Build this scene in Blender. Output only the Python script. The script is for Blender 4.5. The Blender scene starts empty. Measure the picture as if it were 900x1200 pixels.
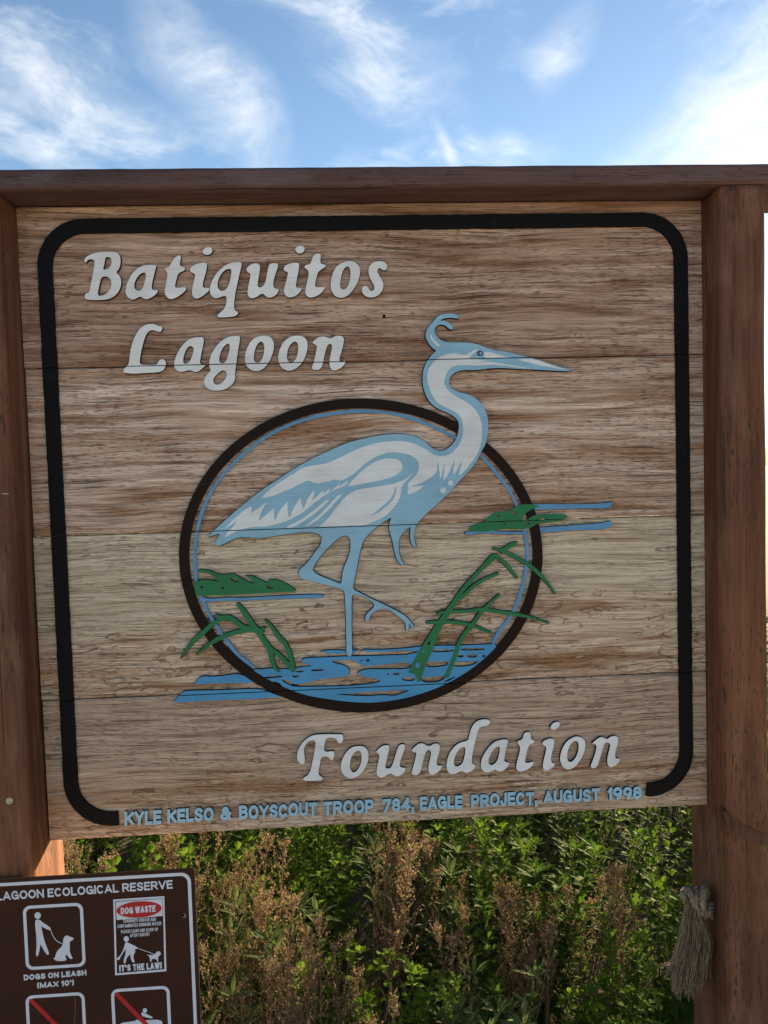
import bpy, math, random
import numpy as np
from mathutils import Vector, Matrix
from mathutils.geometry import delaunay_2d_cdt

R = math.radians
SC = bpy.context.scene
COL = SC.collection

# ---------------------------------------------------------------- camera
F = 901.0                                    # focal length in photo pixels (900 x 1200)
ROT = np.array([[0.997916598, 0.032480826, -0.055744587],
                [-0.057210828, 0.046111631, -0.997296665],
                [-0.029822545, 0.998408090, 0.047873817]])
CAM = np.array([0.51146175, -1.38568783, 1.57834852])
cd = bpy.data.cameras.new('camera')
cd.sensor_fit = 'VERTICAL'; cd.sensor_height = 36.0; cd.lens = F / 1200 * 36.0
cd.clip_start = 0.05; cd.clip_end = 5000
co = bpy.data.objects.new('camera', cd); COL.objects.link(co)
co.matrix_world = Matrix([[*ROT[i], CAM[i]] for i in range(3)] + [[0, 0, 0, 1]])
SC.camera = co


def ray(x, y):
    return ROT @ np.array([(x - 450) / F, -(y - 600) / F, -1.0])


def at(x, y, Y=0.0):
    """photo pixel -> point on the vertical plane at depth Y"""
    d = ray(x, y)
    return CAM + d * ((Y - CAM[1]) / d[1])


def at_floor(x, y, z=0.0):
    d = ray(x, y)
    return CAM + d * ((z - CAM[2]) / d[2])


# ---------------------------------------------------------------- node helper
class NT:
    def __init__(s, tree):
        s.t = tree; s.n = tree.nodes; s.l = tree.links

    def __call__(s, typ, ins=None, **props):
        nd = s.n.new(typ)
        for k, v in props.items():
            setattr(nd, k, v)
        if ins:
            for k, v in ins.items():
                sock = nd.inputs[k]
                if isinstance(v, bpy.types.NodeSocket):
                    s.l.new(v, sock)
                else:
                    sock.default_value = v
        return nd

    def math(s, op, a, b=None, c=None, clamp=False):
        nd = s.n.new('ShaderNodeMath'); nd.operation = op; nd.use_clamp = clamp
        for i, v in enumerate((a, b, c)):
            if v is None:
                continue
            if isinstance(v, bpy.types.NodeSocket):
                s.l.new(v, nd.inputs[i])
            else:
                nd.inputs[i].default_value = v
        return nd.outputs[0]

    def ramp(s, fac, stops, interp='LINEAR'):
        nd = s.n.new('ShaderNodeValToRGB'); nd.color_ramp.interpolation = interp
        els = nd.color_ramp.elements
        while len(els) < len(stops):
            els.new(0.5)
        for e, (p, c) in zip(els, stops):
            e.position = p
            e.color = c if len(c) == 4 else (*c, 1)
        s.l.new(fac, nd.inputs[0])
        return nd.outputs[0]

    def mix(s, fac, a, b, blend='MIX'):
        nd = s.n.new('ShaderNodeMix'); nd.data_type = 'RGBA'; nd.blend_type = blend
        for i, v in ((0, fac), (6, a), (7, b)):
            if isinstance(v, bpy.types.NodeSocket):
                s.l.new(v, nd.inputs[i])
            elif i == 0:
                nd.inputs[0].default_value = v
            else:
                nd.inputs[i].default_value = v if len(v) == 4 else (*v, 1)
        return nd.outputs[2]

    def map(s, vec, scale=(1, 1, 1), loc=(0, 0, 0), rot=(0, 0, 0)):
        return s('ShaderNodeMapping', {'Vector': vec, 'Scale': scale, 'Location': loc, 'Rotation': rot}).outputs[0]

    def noise(s, vec, scale=1.0, detail=2.0, rough=0.5, dist=0.0):
        return s('ShaderNodeTexNoise', {'Vector': vec, 'Scale': scale, 'Detail': detail,
                                        'Roughness': rough, 'Distortion': dist}).outputs[0]


# ---------------------------------------------------------------- sky, sun, exposure
SUN_AZ, SUN_EL = R(34), R(12)                # azimuth from +Y (behind the sign) towards +X
world = bpy.data.worlds.new('World'); SC.world = world; world.use_nodes = True
w = NT(world.node_tree)
for nd in list(w.n):
    w.n.remove(nd)
sky = w('ShaderNodeTexSky', sky_type='NISHITA', sun_disc=False, sun_elevation=SUN_EL,
        sun_rotation=SUN_AZ, air_density=1.0, dust_density=0.1, ozone_density=2.2)
tc = w('ShaderNodeTexCoord').outputs['Generated']
sep = w('ShaderNodeSeparateXYZ', {0: tc})
az = w.math('ARCTAN2', sep.outputs[0], sep.outputs[1])
el = w.math('ARCSINE', sep.outputs[2])


def azel(x, y):
    d = ray(x, y); d = d / np.linalg.norm(d)
    return math.atan2(d[0], d[1]), math.asin(d[2])


ae = w('ShaderNodeCombineXYZ', {0: az, 1: el, 2: 0.0}).outputs[0]
warp = w('ShaderNodeTexNoise', {'Vector': ae, 'Scale': 5.0, 'Detail': 1.0, 'Roughness': 0.6})
warpv = w('ShaderNodeVectorMath', {0: warp.outputs['Color'], 1: (0.5, 0.5, 0.5)}, operation='SUBTRACT').outputs[0]
warps = w('ShaderNodeVectorMath', {0: warpv, 'Scale': 0.10}, operation='SCALE').outputs[0]
aew = w('ShaderNodeVectorMath', {0: ae, 1: warps}, operation='ADD').outputs[0]
# cirrus everywhere: streaks falling to the right
st = w.map(aew, scale=(6.5, 17.0, 1), rot=(0, 0, R(38)), loc=(3.1, 1.7, 0))
n1 = w.noise(st, 1.0, 5.0, 0.64)
n2 = w.noise(w.map(aew, scale=(3.0, 5.0, 1), loc=(9.3, 2.2, 0)), 1.0, 1.0, 0.5)
n3 = w.noise(w.map(aew, scale=(24, 40, 1), rot=(0, 0, R(30))), 1.0, 3.0, 0.7)
base = w.math('MULTIPLY', w.ramp(n1, [(0.47, (0, 0, 0)), (0.80, (1, 1, 1))]), w.ramp(n2, [(0.36, (0, 0, 0)), (0.62, (1, 1, 1))]))
cover = w.math('MULTIPLY', base, 1.0)
# the cloud banks seen over the sign: (pixel, long half axis, short half axis, tilt in degrees, weight)
for (x, y, a, b, t, k) in [(865, 125, .26, .065, 33, 1.25), (930, 170, .22, .05, 20, 1.1),
                           (265, 118, .14, .040, -52, .95), 
                           (55, 108, .15, .055, -12, .80), (40, 168, .10, .022, -28, .7),
                           (420, 45, .17, .055, -35, .62), (664, 38, .045, .028, 60, .8),
                           (520, 172, .035, .010, -68, .85), (592, 152, .022, .014, 15, .75),
                           
                           ]:
    A, E_ = azel(x, y)
    m = w.map(w('ShaderNodeVectorMath', {0: aew, 1: (A, E_, 0)}, operation='SUBTRACT').outputs[0], rot=(0, 0, -R(t)))
    m = w('ShaderNodeVectorMath', {0: m, 1: (a, b, 1)}, operation='DIVIDE').outputs[0]
    ln = w('ShaderNodeVectorMath', {0: m}, operation='LENGTH').outputs['Value']
    g = w.math('POWER', w.math('SUBTRACT', 1.0, w.math('MULTIPLY', ln, 0.72), clamp=True), 1.3)
    cover = w.math('ADD', cover, w.math('MULTIPLY', g, k))
tex = w.math('ADD', w.math('MULTIPLY', n1, 1.25), w.math('MULTIPLY', n3, 1.05))
tex = w.math('SUBTRACT', tex, 0.62, clamp=True)
cov = w.math('MULTIPLY', cover, tex)
cov = w.ramp(cov, [(0.02, (0, 0, 0)), (0.36, (.52, .52, .52)), (0.8, (1, 1, 1))])
cloudcol = w.mix(0.30, (5.9, 6.0, 6.1), sky.outputs[0])
hor = w.ramp(sep.outputs[2], [(0.0, (0, 0, 0)), (0.06, (1, 1, 1))])
skyc = w.mix(w.math('MULTIPLY', cov, hor), sky.outputs[0], cloudcol)
bg = w('ShaderNodeBackground', {'Color': skyc, 'Strength': 0.050})
w('ShaderNodeOutputWorld', {'Surface': bg.outputs[0]})

sl = bpy.data.lights.new('sun', 'SUN'); sl.energy = 5.0; sl.angle = R(0.6); sl.color = (1.0, 0.76, 0.46)
so = bpy.data.objects.new('sun', sl); COL.objects.link(so)
sd = Vector((math.sin(SUN_AZ) * math.cos(SUN_EL), math.cos(SUN_AZ) * math.cos(SUN_EL), math.sin(SUN_EL)))
so.rotation_euler = sd.to_track_quat('Z', 'Y').to_euler(); so.location = (6, 7, 5)

SC.view_settings.view_transform = 'Standard'; SC.view_settings.look = 'None'
SC.view_settings.exposure = 2.04; SC.view_settings.gamma = 1.0; SC.view_settings.use_curve_mapping = False
SC.render.engine = 'CYCLES'
SC.cycles.use_adaptive_sampling = False
SC.cycles.max_bounces = 5; SC.cycles.diffuse_bounces = 2; SC.cycles.glossy_bounces = 2; SC.cycles.transmission_bounces = 3


# ---------------------------------------------------------------- objects
def tag(o, label=None, cat=None, group=None, kind=None):
    for k, v in (('label', label), ('category', cat), ('group', group), ('kind', kind)):
        if v:
            o[k] = v
    return o


def empty(name, loc, rz=0.0, sc=1.0):
    o = bpy.data.objects.new(name, None); COL.objects.link(o)
    o.location = loc; o.rotation_euler = (0, 0, rz); o.scale = (sc, sc, sc)
    o.empty_display_size = 0.1
    return o


def link(name, me, mat=None, parent=None):
    o = bpy.data.objects.new(name, me); COL.objects.link(o)
    if mat is not None and not me.materials:
        me.materials.append(mat)
    if parent is not None:
        o.parent = parent
        p = parent; off = Vector((0, 0, 0))
        while p is not None and p.type == 'EMPTY':
            off += Vector(p.location); p = p.parent
        if parent.type == 'EMPTY':
            o.matrix_parent_inverse = Matrix.Translation(-off)
    return o


def mesh(name, verts, faces, smooth=False):
    me = bpy.data.meshes.new(name)
    me.from_pydata([tuple(v) for v in verts], [], faces)
    if smooth:
        me.polygons.foreach_set('use_smooth', [True] * len(me.polygons))
    me.update()
    return me


def inside(px, py, poly):
    poly = np.asarray(poly); x, y = poly[:, 0], poly[:, 1]
    x2, y2 = np.roll(x, -1), np.roll(y, -1)
    c = np.zeros(len(px), bool)
    for i in range(len(x)):
        if y[i] == y2[i]:
            continue
        cr = (y[i] > py) != (y2[i] > py)
        c ^= cr & (px < (x2[i] - x[i]) * (py - y[i]) / (y2[i] - y[i]) + x[i])
    return c


def region(polys, holes=()):
    """union of polygons (x, z in metres) minus holes -> vertices, triangles"""
    vs, es = [], []
    for p in list(polys) + list(holes):
        b = len(vs); n = len(p)
        vs += [Vector((q[0] * 1000, q[1] * 1000)) for q in p]
        es += [(b + i, b + (i + 1) % n) for i in range(n)]
    v, e, f = delaunay_2d_cdt(vs, es, [], 0, 1e-4)[:3]
    v = np.array([(a[0], a[1]) for a in v]) / 1000
    f = np.array([t for t in f if len(t) == 3])
    c = v[f].mean(axis=1)
    keep = np.zeros(len(f), bool)
    for p in polys:
        keep |= inside(c[:, 0], c[:, 1], p)
    for p in holes:
        keep &= ~inside(c[:, 0], c[:, 1], p)
    f = f[keep]
    used = np.unique(f); remap = -np.ones(len(v), int); remap[used] = np.arange(len(used))
    v = v[used]; f = remap[f]
    a, b, c = v[f[:, 0]], v[f[:, 1]], v[f[:, 2]]
    ccw = (b[:, 0] - a[:, 0]) * (c[:, 1] - a[:, 1]) - (b[:, 1] - a[:, 1]) * (c[:, 0] - a[:, 0]) > 0
    f[~ccw] = f[~ccw][:, ::-1]
    return v, f


def relief(name, polys, mat, parent, yf, yb, holes=(), warp=None, side=None, edge_shade=0.0, gpolys=()):
    """a raised shape: front face at depth yf, side walls back to yb"""
    v, f = region(polys, holes)
    n = len(v)
    V = [(p[0], yf + (warp(p) if warp else 0), p[1]) for p in v] + [(p[0], yb, p[1]) for p in v]
    Fc = [tuple(int(i) for i in t) for t in f]
    cnt = {}
    for t in Fc:
        for i in range(3):
            cnt[(t[i], t[(i + 1) % 3])] = 1
    for (a, b) in list(cnt):
        if (b, a) not in cnt:
            Fc.append((b, a, a + n, b + n))
    nf = len(f)
    if edge_shade > 0:  # flat dark strip round the foot: relief shade painted in, with dirt
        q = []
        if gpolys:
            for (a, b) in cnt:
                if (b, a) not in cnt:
                    q += stroke([v[a], v[b]], 2 * edge_shade)
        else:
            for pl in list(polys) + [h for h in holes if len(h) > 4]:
                q += stroke([p for i, p in enumerate(pl) if math.dist(p, pl[i - 1]) > 2e-4], 2 * edge_shade, True)
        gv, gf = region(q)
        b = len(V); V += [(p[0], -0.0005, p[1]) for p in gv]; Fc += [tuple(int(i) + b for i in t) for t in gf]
    me = mesh(name, V, Fc)
    o = link(name, me, mat, parent)
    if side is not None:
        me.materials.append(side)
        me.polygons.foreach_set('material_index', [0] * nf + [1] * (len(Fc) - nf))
    return o


def Zm(ox, oy, s, pts):
    return [(ox + x / s, oy + y / s) for x, y in pts]


def smooth_closed(p, it=2, corner=65):
    p = [np.array(q, float) for q in p]
    for _ in range(it):
        out = []
        n = len(p)
        for i in range(n):
            a, b, c = p[i - 1], p[i], p[(i + 1) % n]
            u, v = a - b, c - b
            lu, lv = np.linalg.norm(u), np.linalg.norm(v)
            if lu < 1e-9 or lv < 1e-9:
                continue
            ang = math.degrees(math.acos(max(-1, min(1, float(u @ v) / lu / lv))))
            if ang < corner:
                out.append(b)
            else:
                out.append(b + u * 0.25); out.append(b + v * 0.25)
        p = out
    return [tuple(q) for q in p]


def P(pts, Y=0.0):
    """photo pixels -> (x, z) on plane Y"""
    r = [at(x, y, Y) for x, y in pts]
    return [(q[0], q[2]) for q in r]


def SP(pts, it=2, corner=65, Y=0.0):
    return P(smooth_closed(pts, it, corner), Y)


def ell(cx, cy, rx, ry, n=20, a0=0.0):
    return [(cx + rx * math.cos(2 * math.pi * i / n) * math.cos(a0) - ry * math.sin(2 * math.pi * i / n) * math.sin(a0),
             cy + rx * math.cos(2 * math.pi * i / n) * math.sin(a0) + ry * math.sin(2 * math.pi * i / n) * math.cos(a0)) for i in range(n)]


def catmull(p, sub=6, closed=False):
    p = [np.array(q, float) for q in p]; n = len(p); out = []
    if n < 3:
        return p
    rng = range(n) if closed else range(n - 1)
    for i in rng:
        a = p[(i - 1) % n] if closed or i > 0 else 2 * p[0] - p[1]
        b, c = p[i], p[(i + 1) % n]
        d = p[(i + 2) % n] if closed or i + 2 < n else 2 * p[-1] - p[-2]
        for k in range(sub):
            t = k / sub
            out.append(0.5 * ((2 * b) + (-a + c) * t + (2 * a - 5 * b + 4 * c - d) * t * t + (-a + 3 * b - 3 * c + d) * t ** 3))
    if not closed:
        out.append(p[-1])
    return out


def stroke(pts, wid, closed=False):
    """polyline -> list of mitred quads; wid is a number or one width per point"""
    p = [np.array(q, float) for q in pts]; n = len(p)
    ws = wid if hasattr(wid, '__len__') else [wid] * n
    L, Rr = [], []
    for i in range(n):
        if closed:
            a, c = p[i - 1], p[(i + 1) % n]
        else:
            a, c = p[max(i - 1, 0)], p[min(i + 1, n - 1)]
        d1 = p[i] - a; d2 = c - p[i]
        if np.linalg.norm(d1) < 1e-9: d1 = d2
        if np.linalg.norm(d2) < 1e-9: d2 = d1
        d1 = d1 / np.linalg.norm(d1); d2 = d2 / np.linalg.norm(d2)
        n1 = np.array([-d1[1], d1[0]]); n2 = np.array([-d2[1], d2[0]])
        m = n1 + n2; lm = np.linalg.norm(m)
        if lm < 0.35:
            m = n1; k = 1.0
        else:
            m = m / lm; k = min(1.0 / max(float(m @ n1), 0.3), 1.8)
        L.append(p[i] + m * k * ws[i] / 2); Rr.append(p[i] - m * k * ws[i] / 2)
    q = []
    for i in range(n if closed else n - 1):
        j = (i + 1) % n
        q.append([tuple(L[i]), tuple(L[j]), tuple(Rr[j]), tuple(Rr[i])])
    return q


def taper(n, w0, w1, w2):
    return [w0 + (w1 - w0) * min(1, 3 * i / (n - 1)) if i < n / 2 else w2 + (w1 - w2) * min(1, 3 * (n - 1 - i) / (n - 1)) for i in range(n)]


def tube(pts, rad, n=6, cap=True):
    p = [np.array(q, float) for q in pts]; V, Fc = [], []
    rs = rad if hasattr(rad, '__len__') else [rad] * len(p)
    up = np.array([0.31, 0.87, 0.39])
    for i in range(len(p)):
        t = p[min(i + 1, len(p) - 1)] - p[max(i - 1, 0)]
        t = t / (np.linalg.norm(t) + 1e-12)
        u = up - t * (up @ t)
        if np.linalg.norm(u) < 1e-3:
            u = np.cross(t, [1, 0, 0])
        u = u / np.linalg.norm(u); v = np.cross(t, u)
        for k in range(n):
            a = 2 * math.pi * k / n
            V.append(p[i] + (u * math.cos(a) + v * math.sin(a)) * rs[i])
    for i in range(len(p) - 1):
        for k in range(n):
            a, b = i * n + k, i * n + (k + 1) % n
            Fc.append((a, b, b + n, a + n))
    if cap:
        Fc.append(tuple(range(n))[::-1]); Fc.append(tuple(len(V) - n + k for k in range(n)))
    return V, Fc


def join(parts):
    V, Fc = [], []
    for v, f in parts:
        b = len(V); V += [tuple(q) for q in v]; Fc += [tuple(i + b for i in t) for t in f]
    return V, Fc


# ---------------------------------------------------------------- materials
def new_mat(name):
    m = bpy.data.materials.new(name); m.use_nodes = True
    t = NT(m.node_tree)
    b = t.n['Principled BSDF']
    return m, t, b


def pos(t, seed=0.0):
    g = t('ShaderNodeNewGeometry').outputs['Position']
    return t.map(g, loc=(seed * 3.17, seed * 1.3, seed * 2.41))


def wood_board(name, seed, light, mid, stain, oval=False, zsplit=None, upper=None, rings=0.3):
    """sand-blasted plank: streaks and fibres along X, growth ring ovals low down, pores and checks"""
    m, t, b = new_mat(name)
    g0 = t('ShaderNodeNewGeometry').outputs['Position']
    flat = t.map(g0, scale=(1, 0, 1), loc=(seed * 3.17, 0, seed * 2.41))
    wv = t('ShaderNodeTexNoise', {'Vector': t.map(flat, scale=(3.2, 1, 7)), 'Scale': 1.0, 'Detail': 2.0})
    wv = t('ShaderNodeVectorMath', {0: wv.outputs['Color'], 1: (.5, .5, .5)}, operation='SUBTRACT').outputs[0]
    wv = t('ShaderNodeVectorMath', {0: wv, 1: (0.10, 0, 0.030)}, operation='MULTIPLY').outputs[0]
    q = t('ShaderNodeVectorMath', {0: flat, 1: wv}, operation='ADD').outputs[0]
    z = t('ShaderNodeSeparateXYZ', {0: g0}).outputs[2]
    big = t.noise(t.map(flat, scale=(1.6, 1, 6)), 1.0, 3.0, 0.55)
    # broad tone: long streaks over slow blotches
    s1 = t.noise(t.map(q, scale=(1.5, 1, 34)), 1.0, 4.0, 0.62)
    s2 = t.noise(t.map(q, scale=(4.0, 1, 120), loc=(2, 0, 5)), 1.0, 3.0, 0.62)
    s3 = t.noise(t.map(q, scale=(9, 1, 480), loc=(7, 0, 1)), 1.0, 2.0, 0.6)
    tone = t.math('ADD', t.math('MULTIPLY', s1, 0.72), t.math('MULTIPLY', big, 0.34))
    col = t.ramp(tone, [(0.41, mid), (0.53, tuple(a * .45 + c * .55 for a, c in zip(mid, light))), (0.64, light)])
    low = None
    if zsplit:
        low = t.ramp(t.math('ADD', t.math('SUBTRACT', zsplit, z), t.math('MULTIPLY', t.math('SUBTRACT', big, 0.5), 0.30)), [(0.0, (0, 0, 0)), (0.05, (1, 1, 1))])
        col = t.mix(t.math('MULTIPLY', t.math('SUBTRACT', 1.0, low), 0.72), col, upper)
    # rusty stains
    sm = t.ramp(t.noise(t.map(q, scale=(3.4, 1, 40), loc=(4.2, 0, 1.1)), 1.0, 3.0, 0.6), [(0.50, (0, 0, 0)), (0.64, (1, 1, 1))])
    k = 0.85
    sm = t.math('MULTIPLY', sm, k)
    if low is not None:
        sm = t.math('MULTIPLY', sm, t.math('ADD', t.math('MULTIPLY', low, 0.85), 0.15))
    col = t.mix(sm, col, stain)
    hgt = t.math('ADD', t.math('MULTIPLY', s3, 0.9), t.math('MULTIPLY', s2, 0.6))
    if oval:
        dist = t('ShaderNodeTexNoise', {'Vector': t.map(flat, scale=(26, 1, 60)), 'Scale': 1.0, 'Detail': 2.0}).outputs['Color']
        dist = t('ShaderNodeVectorMath', {0: dist, 'Scale': 0.85}, operation='SCALE').outputs[0]
        for sx, sz, r0, amt, lo_ in ((13, 46, .38, .95, .34), (27, 80, .32, .80, .46)):
            vv = t('ShaderNodeVectorMath', {0: t.map(flat, scale=(sx, 0, sz)), 1: dist}, operation='ADD').outputs[0]
            vo = t('ShaderNodeTexVoronoi', {'Vector': vv, 'Scale': 1.0, 'Randomness': 1.0})
            rc = t('ShaderNodeSeparateXYZ', {0: vo.outputs['Color']})
            rad = t.math('ADD', t.math('MULTIPLY', rc.outputs[0], 0.30), r0 - .14)
            d = t.math('DIVIDE', vo.outputs['Distance'], rad)
            on = t.ramp(t.math('SUBTRACT', t.math('ADD', rc.outputs[1], t.math('MULTIPLY', t.math('SUBTRACT', big, 0.5), 1.3)), t.math('MULTIPLY', t.math('SUBTRACT', 1.0, low), 0.42)), [(lo_, (0, 0, 0)), (lo_ + .06, (1, 1, 1))])
            ringm = t.ramp(d, [(0.70, (0, 0, 0)), (0.93, (.65, .65, .65)), (1.02, (1, 1, 1)), (1.12, (.30, .30, .30)), (1.35, (0, 0, 0))])
            fill = t.ramp(d, [(0.78, (1, 1, 1)), (0.95, (0, 0, 0))])
            col = t.mix(t.math('MULTIPLY', t.math('MULTIPLY', fill, on), 0.34), col, light)
            rm = t.math('MULTIPLY', t.math('MULTIPLY', ringm, on), amt)
            col = t.mix(t.math('MULTIPLY', rm, 0.85), col, (.115, .062, .034))
            hgt = t.math('SUBTRACT', hgt, t.math('MULTIPLY', rm, 0.5))
    elif rings > 0:
        c1 = t.noise(t.map(q, scale=(1.2, 1, 13)), 1.0, 1.0, 0.45)
        fr = t.math('FRACT', t.math('ADD', t.math('MULTIPLY', c1, 11.0), t.math('MULTIPLY', s2, 0.5)))
        band = t.ramp(fr, [(0.0, (0, 0, 0)), (0.45, (.05, .05, .05)), (0.88, (.7, .7, .7)), (0.95, (1, 1, 1)), (1.0, (0, 0, 0))])
        col = t.mix(t.math('MULTIPLY', band, rings), col, stain)
        hgt = t.math('SUBTRACT', hgt, t.math('MULTIPLY', band, 0.25))
    col = t.mix(0.9, col, t.ramp(s2, [(0.32, (.60, .53, .48)), (0.48, (.97, .96, .95)), (0.68, (1.24, 1.25, 1.26))]), 'MULTIPLY')
    col = t.mix(0.9, col, t.ramp(s3, [(0.34, (.50, .47, .45)), (0.45, (.95, .95, .95)), (0.66, (1.22, 1.22, 1.22))]), 'MULTIPLY')
    # pores (short) and checks (long)
    po = t.noise(t.map(q, scale=(55, 1, 720), loc=(3, 0, 9)), 1.0, 1.0, 0.5)
    ck = t.noise(t.map(q, scale=(7, 1, 330), loc=(8, 0, 3)), 1.0, 2.0, 0.5)
    area = t.ramp(t.noise(t.map(flat, scale=(4, 1, 14), loc=(5, 0, 9)), 1.0, 2.0), [(0.38, (.22, .22, .22)), (0.55, (1, 1, 1))])
    dm = t.math('ADD', t.math('MULTIPLY', t.ramp(po, [(0.60, (0, 0, 0)), (0.67, (1, 1, 1))]), 0.75), t.ramp(ck, [(0.615, (0, 0, 0)), (0.665, (1, 1, 1))]), clamp=True)
    dm = t.math('MULTIPLY', dm, area)
    col = t.mix(t.math('MULTIPLY', dm, 0.62 if oval else 0.78), col, (0.055, 0.033, 0.022))
    t.l.new(col, b.inputs['Base Color'])
    b.inputs['Roughness'].default_value = 0.8
    b.inputs['Specular IOR Level'].default_value = 0.2
    hgt = t.math('SUBTRACT', hgt, t.math('MULTIPLY', dm, 1.2))
    bm = t('ShaderNodeBump', {'Height': hgt, 'Strength': 0.8, 'Distance': 0.0022})
    t.l.new(bm.outputs[0], b.inputs['Normal'])
    return m


def wood_post(name, seed, a, c, axis='z', pores=1.0, rough=0.6):
    m, t, b = new_mat(name)
    p = pos(t, seed)
    S = (lambda lo, hi: (hi, hi, lo)) if axis == 'z' else (lambda lo, hi: (lo, hi, hi))
    g = t.noise(t.map(p, scale=S(1.6, 34)), 1.0, 4.0, 0.6, 0.5)
    g2 = t.noise(t.map(p, scale=S(7, 330)), 1.0, 3.0, 0.6)
    g3 = t.noise(p, 4.0, 3.0, 0.55)
    col = t.ramp(g, [(0.32, a), (0.68, c)])
    col = t.mix(0.8, col, t.ramp(g2, [(0.28, (.62, .58, .56)), (0.55, (1, 1, 1)), (0.8, (1.22, 1.2, 1.18))]), 'MULTIPLY')
    col = t.mix(0.55, col, t.ramp(g3, [(0.33, (.68, .66, .66)), (0.7, (1.25, 1.2, 1.16))]), 'MULTIPLY')
    fd = t.ramp(t.noise(t.map(p, scale=S(5, 22), loc=(6, 1, 4)), 1.0, 5.0, 0.68), [(0.50, (0, 0, 0)), (0.66, (1, 1, 1))])
    col = t.mix(t.math('MULTIPLY', fd, 0.42), col, (c[0] * 1.25, c[1] * 1.7, c[2] * 2.1))
    pr = t.noise(t.map(p, scale=S(42, 300), loc=(3, 5, 1)), 1.0, 1.0, 0.5)
    pd = t.noise(p, 6.0, 2.0)
    prm = t.math('MULTIPLY', t.ramp(pr, [(0.61, (0, 0, 0)), (0.68, (1, 1, 1))]), t.ramp(pd, [(0.4, (.1, .1, .1)), (0.6, (1, 1, 1))]))
    col = t.mix(t.math('MULTIPLY', prm, 0.8 * pores), col, (0.02, 0.011, 0.009))
    # long drying checks
    ch = t.noise(t.map(p, scale=S(2.2, 150), loc=(1, 2, 8)), 1.0, 1.0, 0.5)
    chm = t.ramp(ch, [(0.72, (0, 0, 0)), (0.755, (1, 1, 1))])
    col = t.mix(t.math('MULTIPLY', chm, 0.8), col, (0.018, 0.010, 0.008))
    t.l.new(col, b.inputs['Base Color'])
    b.inputs['Roughness'].default_value = rough
    b.inputs['Specular IOR Level'].default_value = 0.3
    h = t.math('SUBTRACT', g2, t.math('ADD', prm, chm))
    bm = t('ShaderNodeBump', {'Height': h, 'Strength': 0.5, 'Distance': 0.0018})
    t.l.new(bm.outputs[0], b.inputs['Normal'])
    return m


def paint(name, col, rough=0.55, wear=0.12, wearcol=None, grain=1.0, spec=0.25):
    """old paint over sand-blasted wood: grain telegraphs through, chips and dirt"""
    m, t, b = new_mat(name)
    p = pos(t, 0.7)
    g = t.noise(t.map(p, scale=(8, 1, 420)), 1.0, 3.0, 0.6)
    d = t.noise(t.map(p, scale=(14, 14, 30)), 1.0, 5.0, 0.62)
    c = t.mix(0.7, col, t.ramp(g, [(0.3, (.84, .84, .83)), (0.55, (1, 1, 1)), (0.8, (1.06, 1.06, 1.06))]), 'MULTIPLY')
    c = t.mix(0.8, c, t.ramp(d, [(0.3, (.82, .81, .80)), (0.6, (1.02, 1.02, 1.02)), (0.75, (1.06, 1.06, 1.06))]), 'MULTIPLY')
    if wear > 0:
        ch = t.noise(t.map(p, scale=(60, 60, 260)), 1.0, 3.0, 0.6)
        chm = t.ramp(ch, [(0.68, (0, 0, 0)), (0.73, (1, 1, 1))])
        c = t.mix(t.math('MULTIPLY', chm, wear * 4, clamp=True), c, wearcol or (0.13, 0.09, 0.07))
    t.l.new(c, b.inputs['Base Color'])
    b.inputs['Roughness'].default_value = rough
    b.inputs['Specular IOR Level'].default_value = spec
    bm = t('ShaderNodeBump', {'Height': g, 'Strength': 0.35 * grain, 'Distance': 0.001})
    t.l.new(bm.outputs[0], b.inputs['Normal'])
    return m


def plain(name, col, rough=0.5, spec=0.5, var=0.15, scale=60.0, metal=0.0):
    m, t, b = new_mat(name)
    d = t.noise(pos(t), scale, 4.0, 0.6)
    c = t.mix(1.0, col, t.ramp(d, [(0.3, (1 - var,) * 3), (0.7, (1 + var,) * 3)]), 'MULTIPLY')
    t.l.new(c, b.inputs['Base Color'])
    b.inputs['Roughness'].default_value = rough
    b.inputs['Specular IOR Level'].default_value = spec
    b.inputs['Metallic'].default_value = metal
    return m


def leafy(name, c0, c1, trans=0.4, rough=0.65):
    m, t, b = new_mat(name)
    rnd = t('ShaderNodeObjectInfo').outputs['Random']
    n = t.noise(t('ShaderNodeTexCoord').outputs['Object'], 14.0, 3.0, 0.6)
    f = t.math('ADD', t.math('MULTIPLY', n, 0.8), t.math('MULTIPLY', rnd, 0.35))
    col = t.ramp(f, [(0.3, c0), (0.8, c1)])
    t.l.new(col, b.inputs['Base Color']); b.inputs['Roughness'].default_value = rough
    b.inputs['Specular IOR Level'].default_value = 0.03
    tr = t('ShaderNodeBsdfTranslucent', {'Color': t.mix(0.5, col, (1.25, 1.3, .6), 'MULTIPLY')})
    mx = t('ShaderNodeMixShader', {0: trans, 1: b.outputs[0], 2: tr.outputs[0]})
    t.l.new(mx.outputs[0], t.n['Material Output'].inputs['Surface'])
    return m


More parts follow.
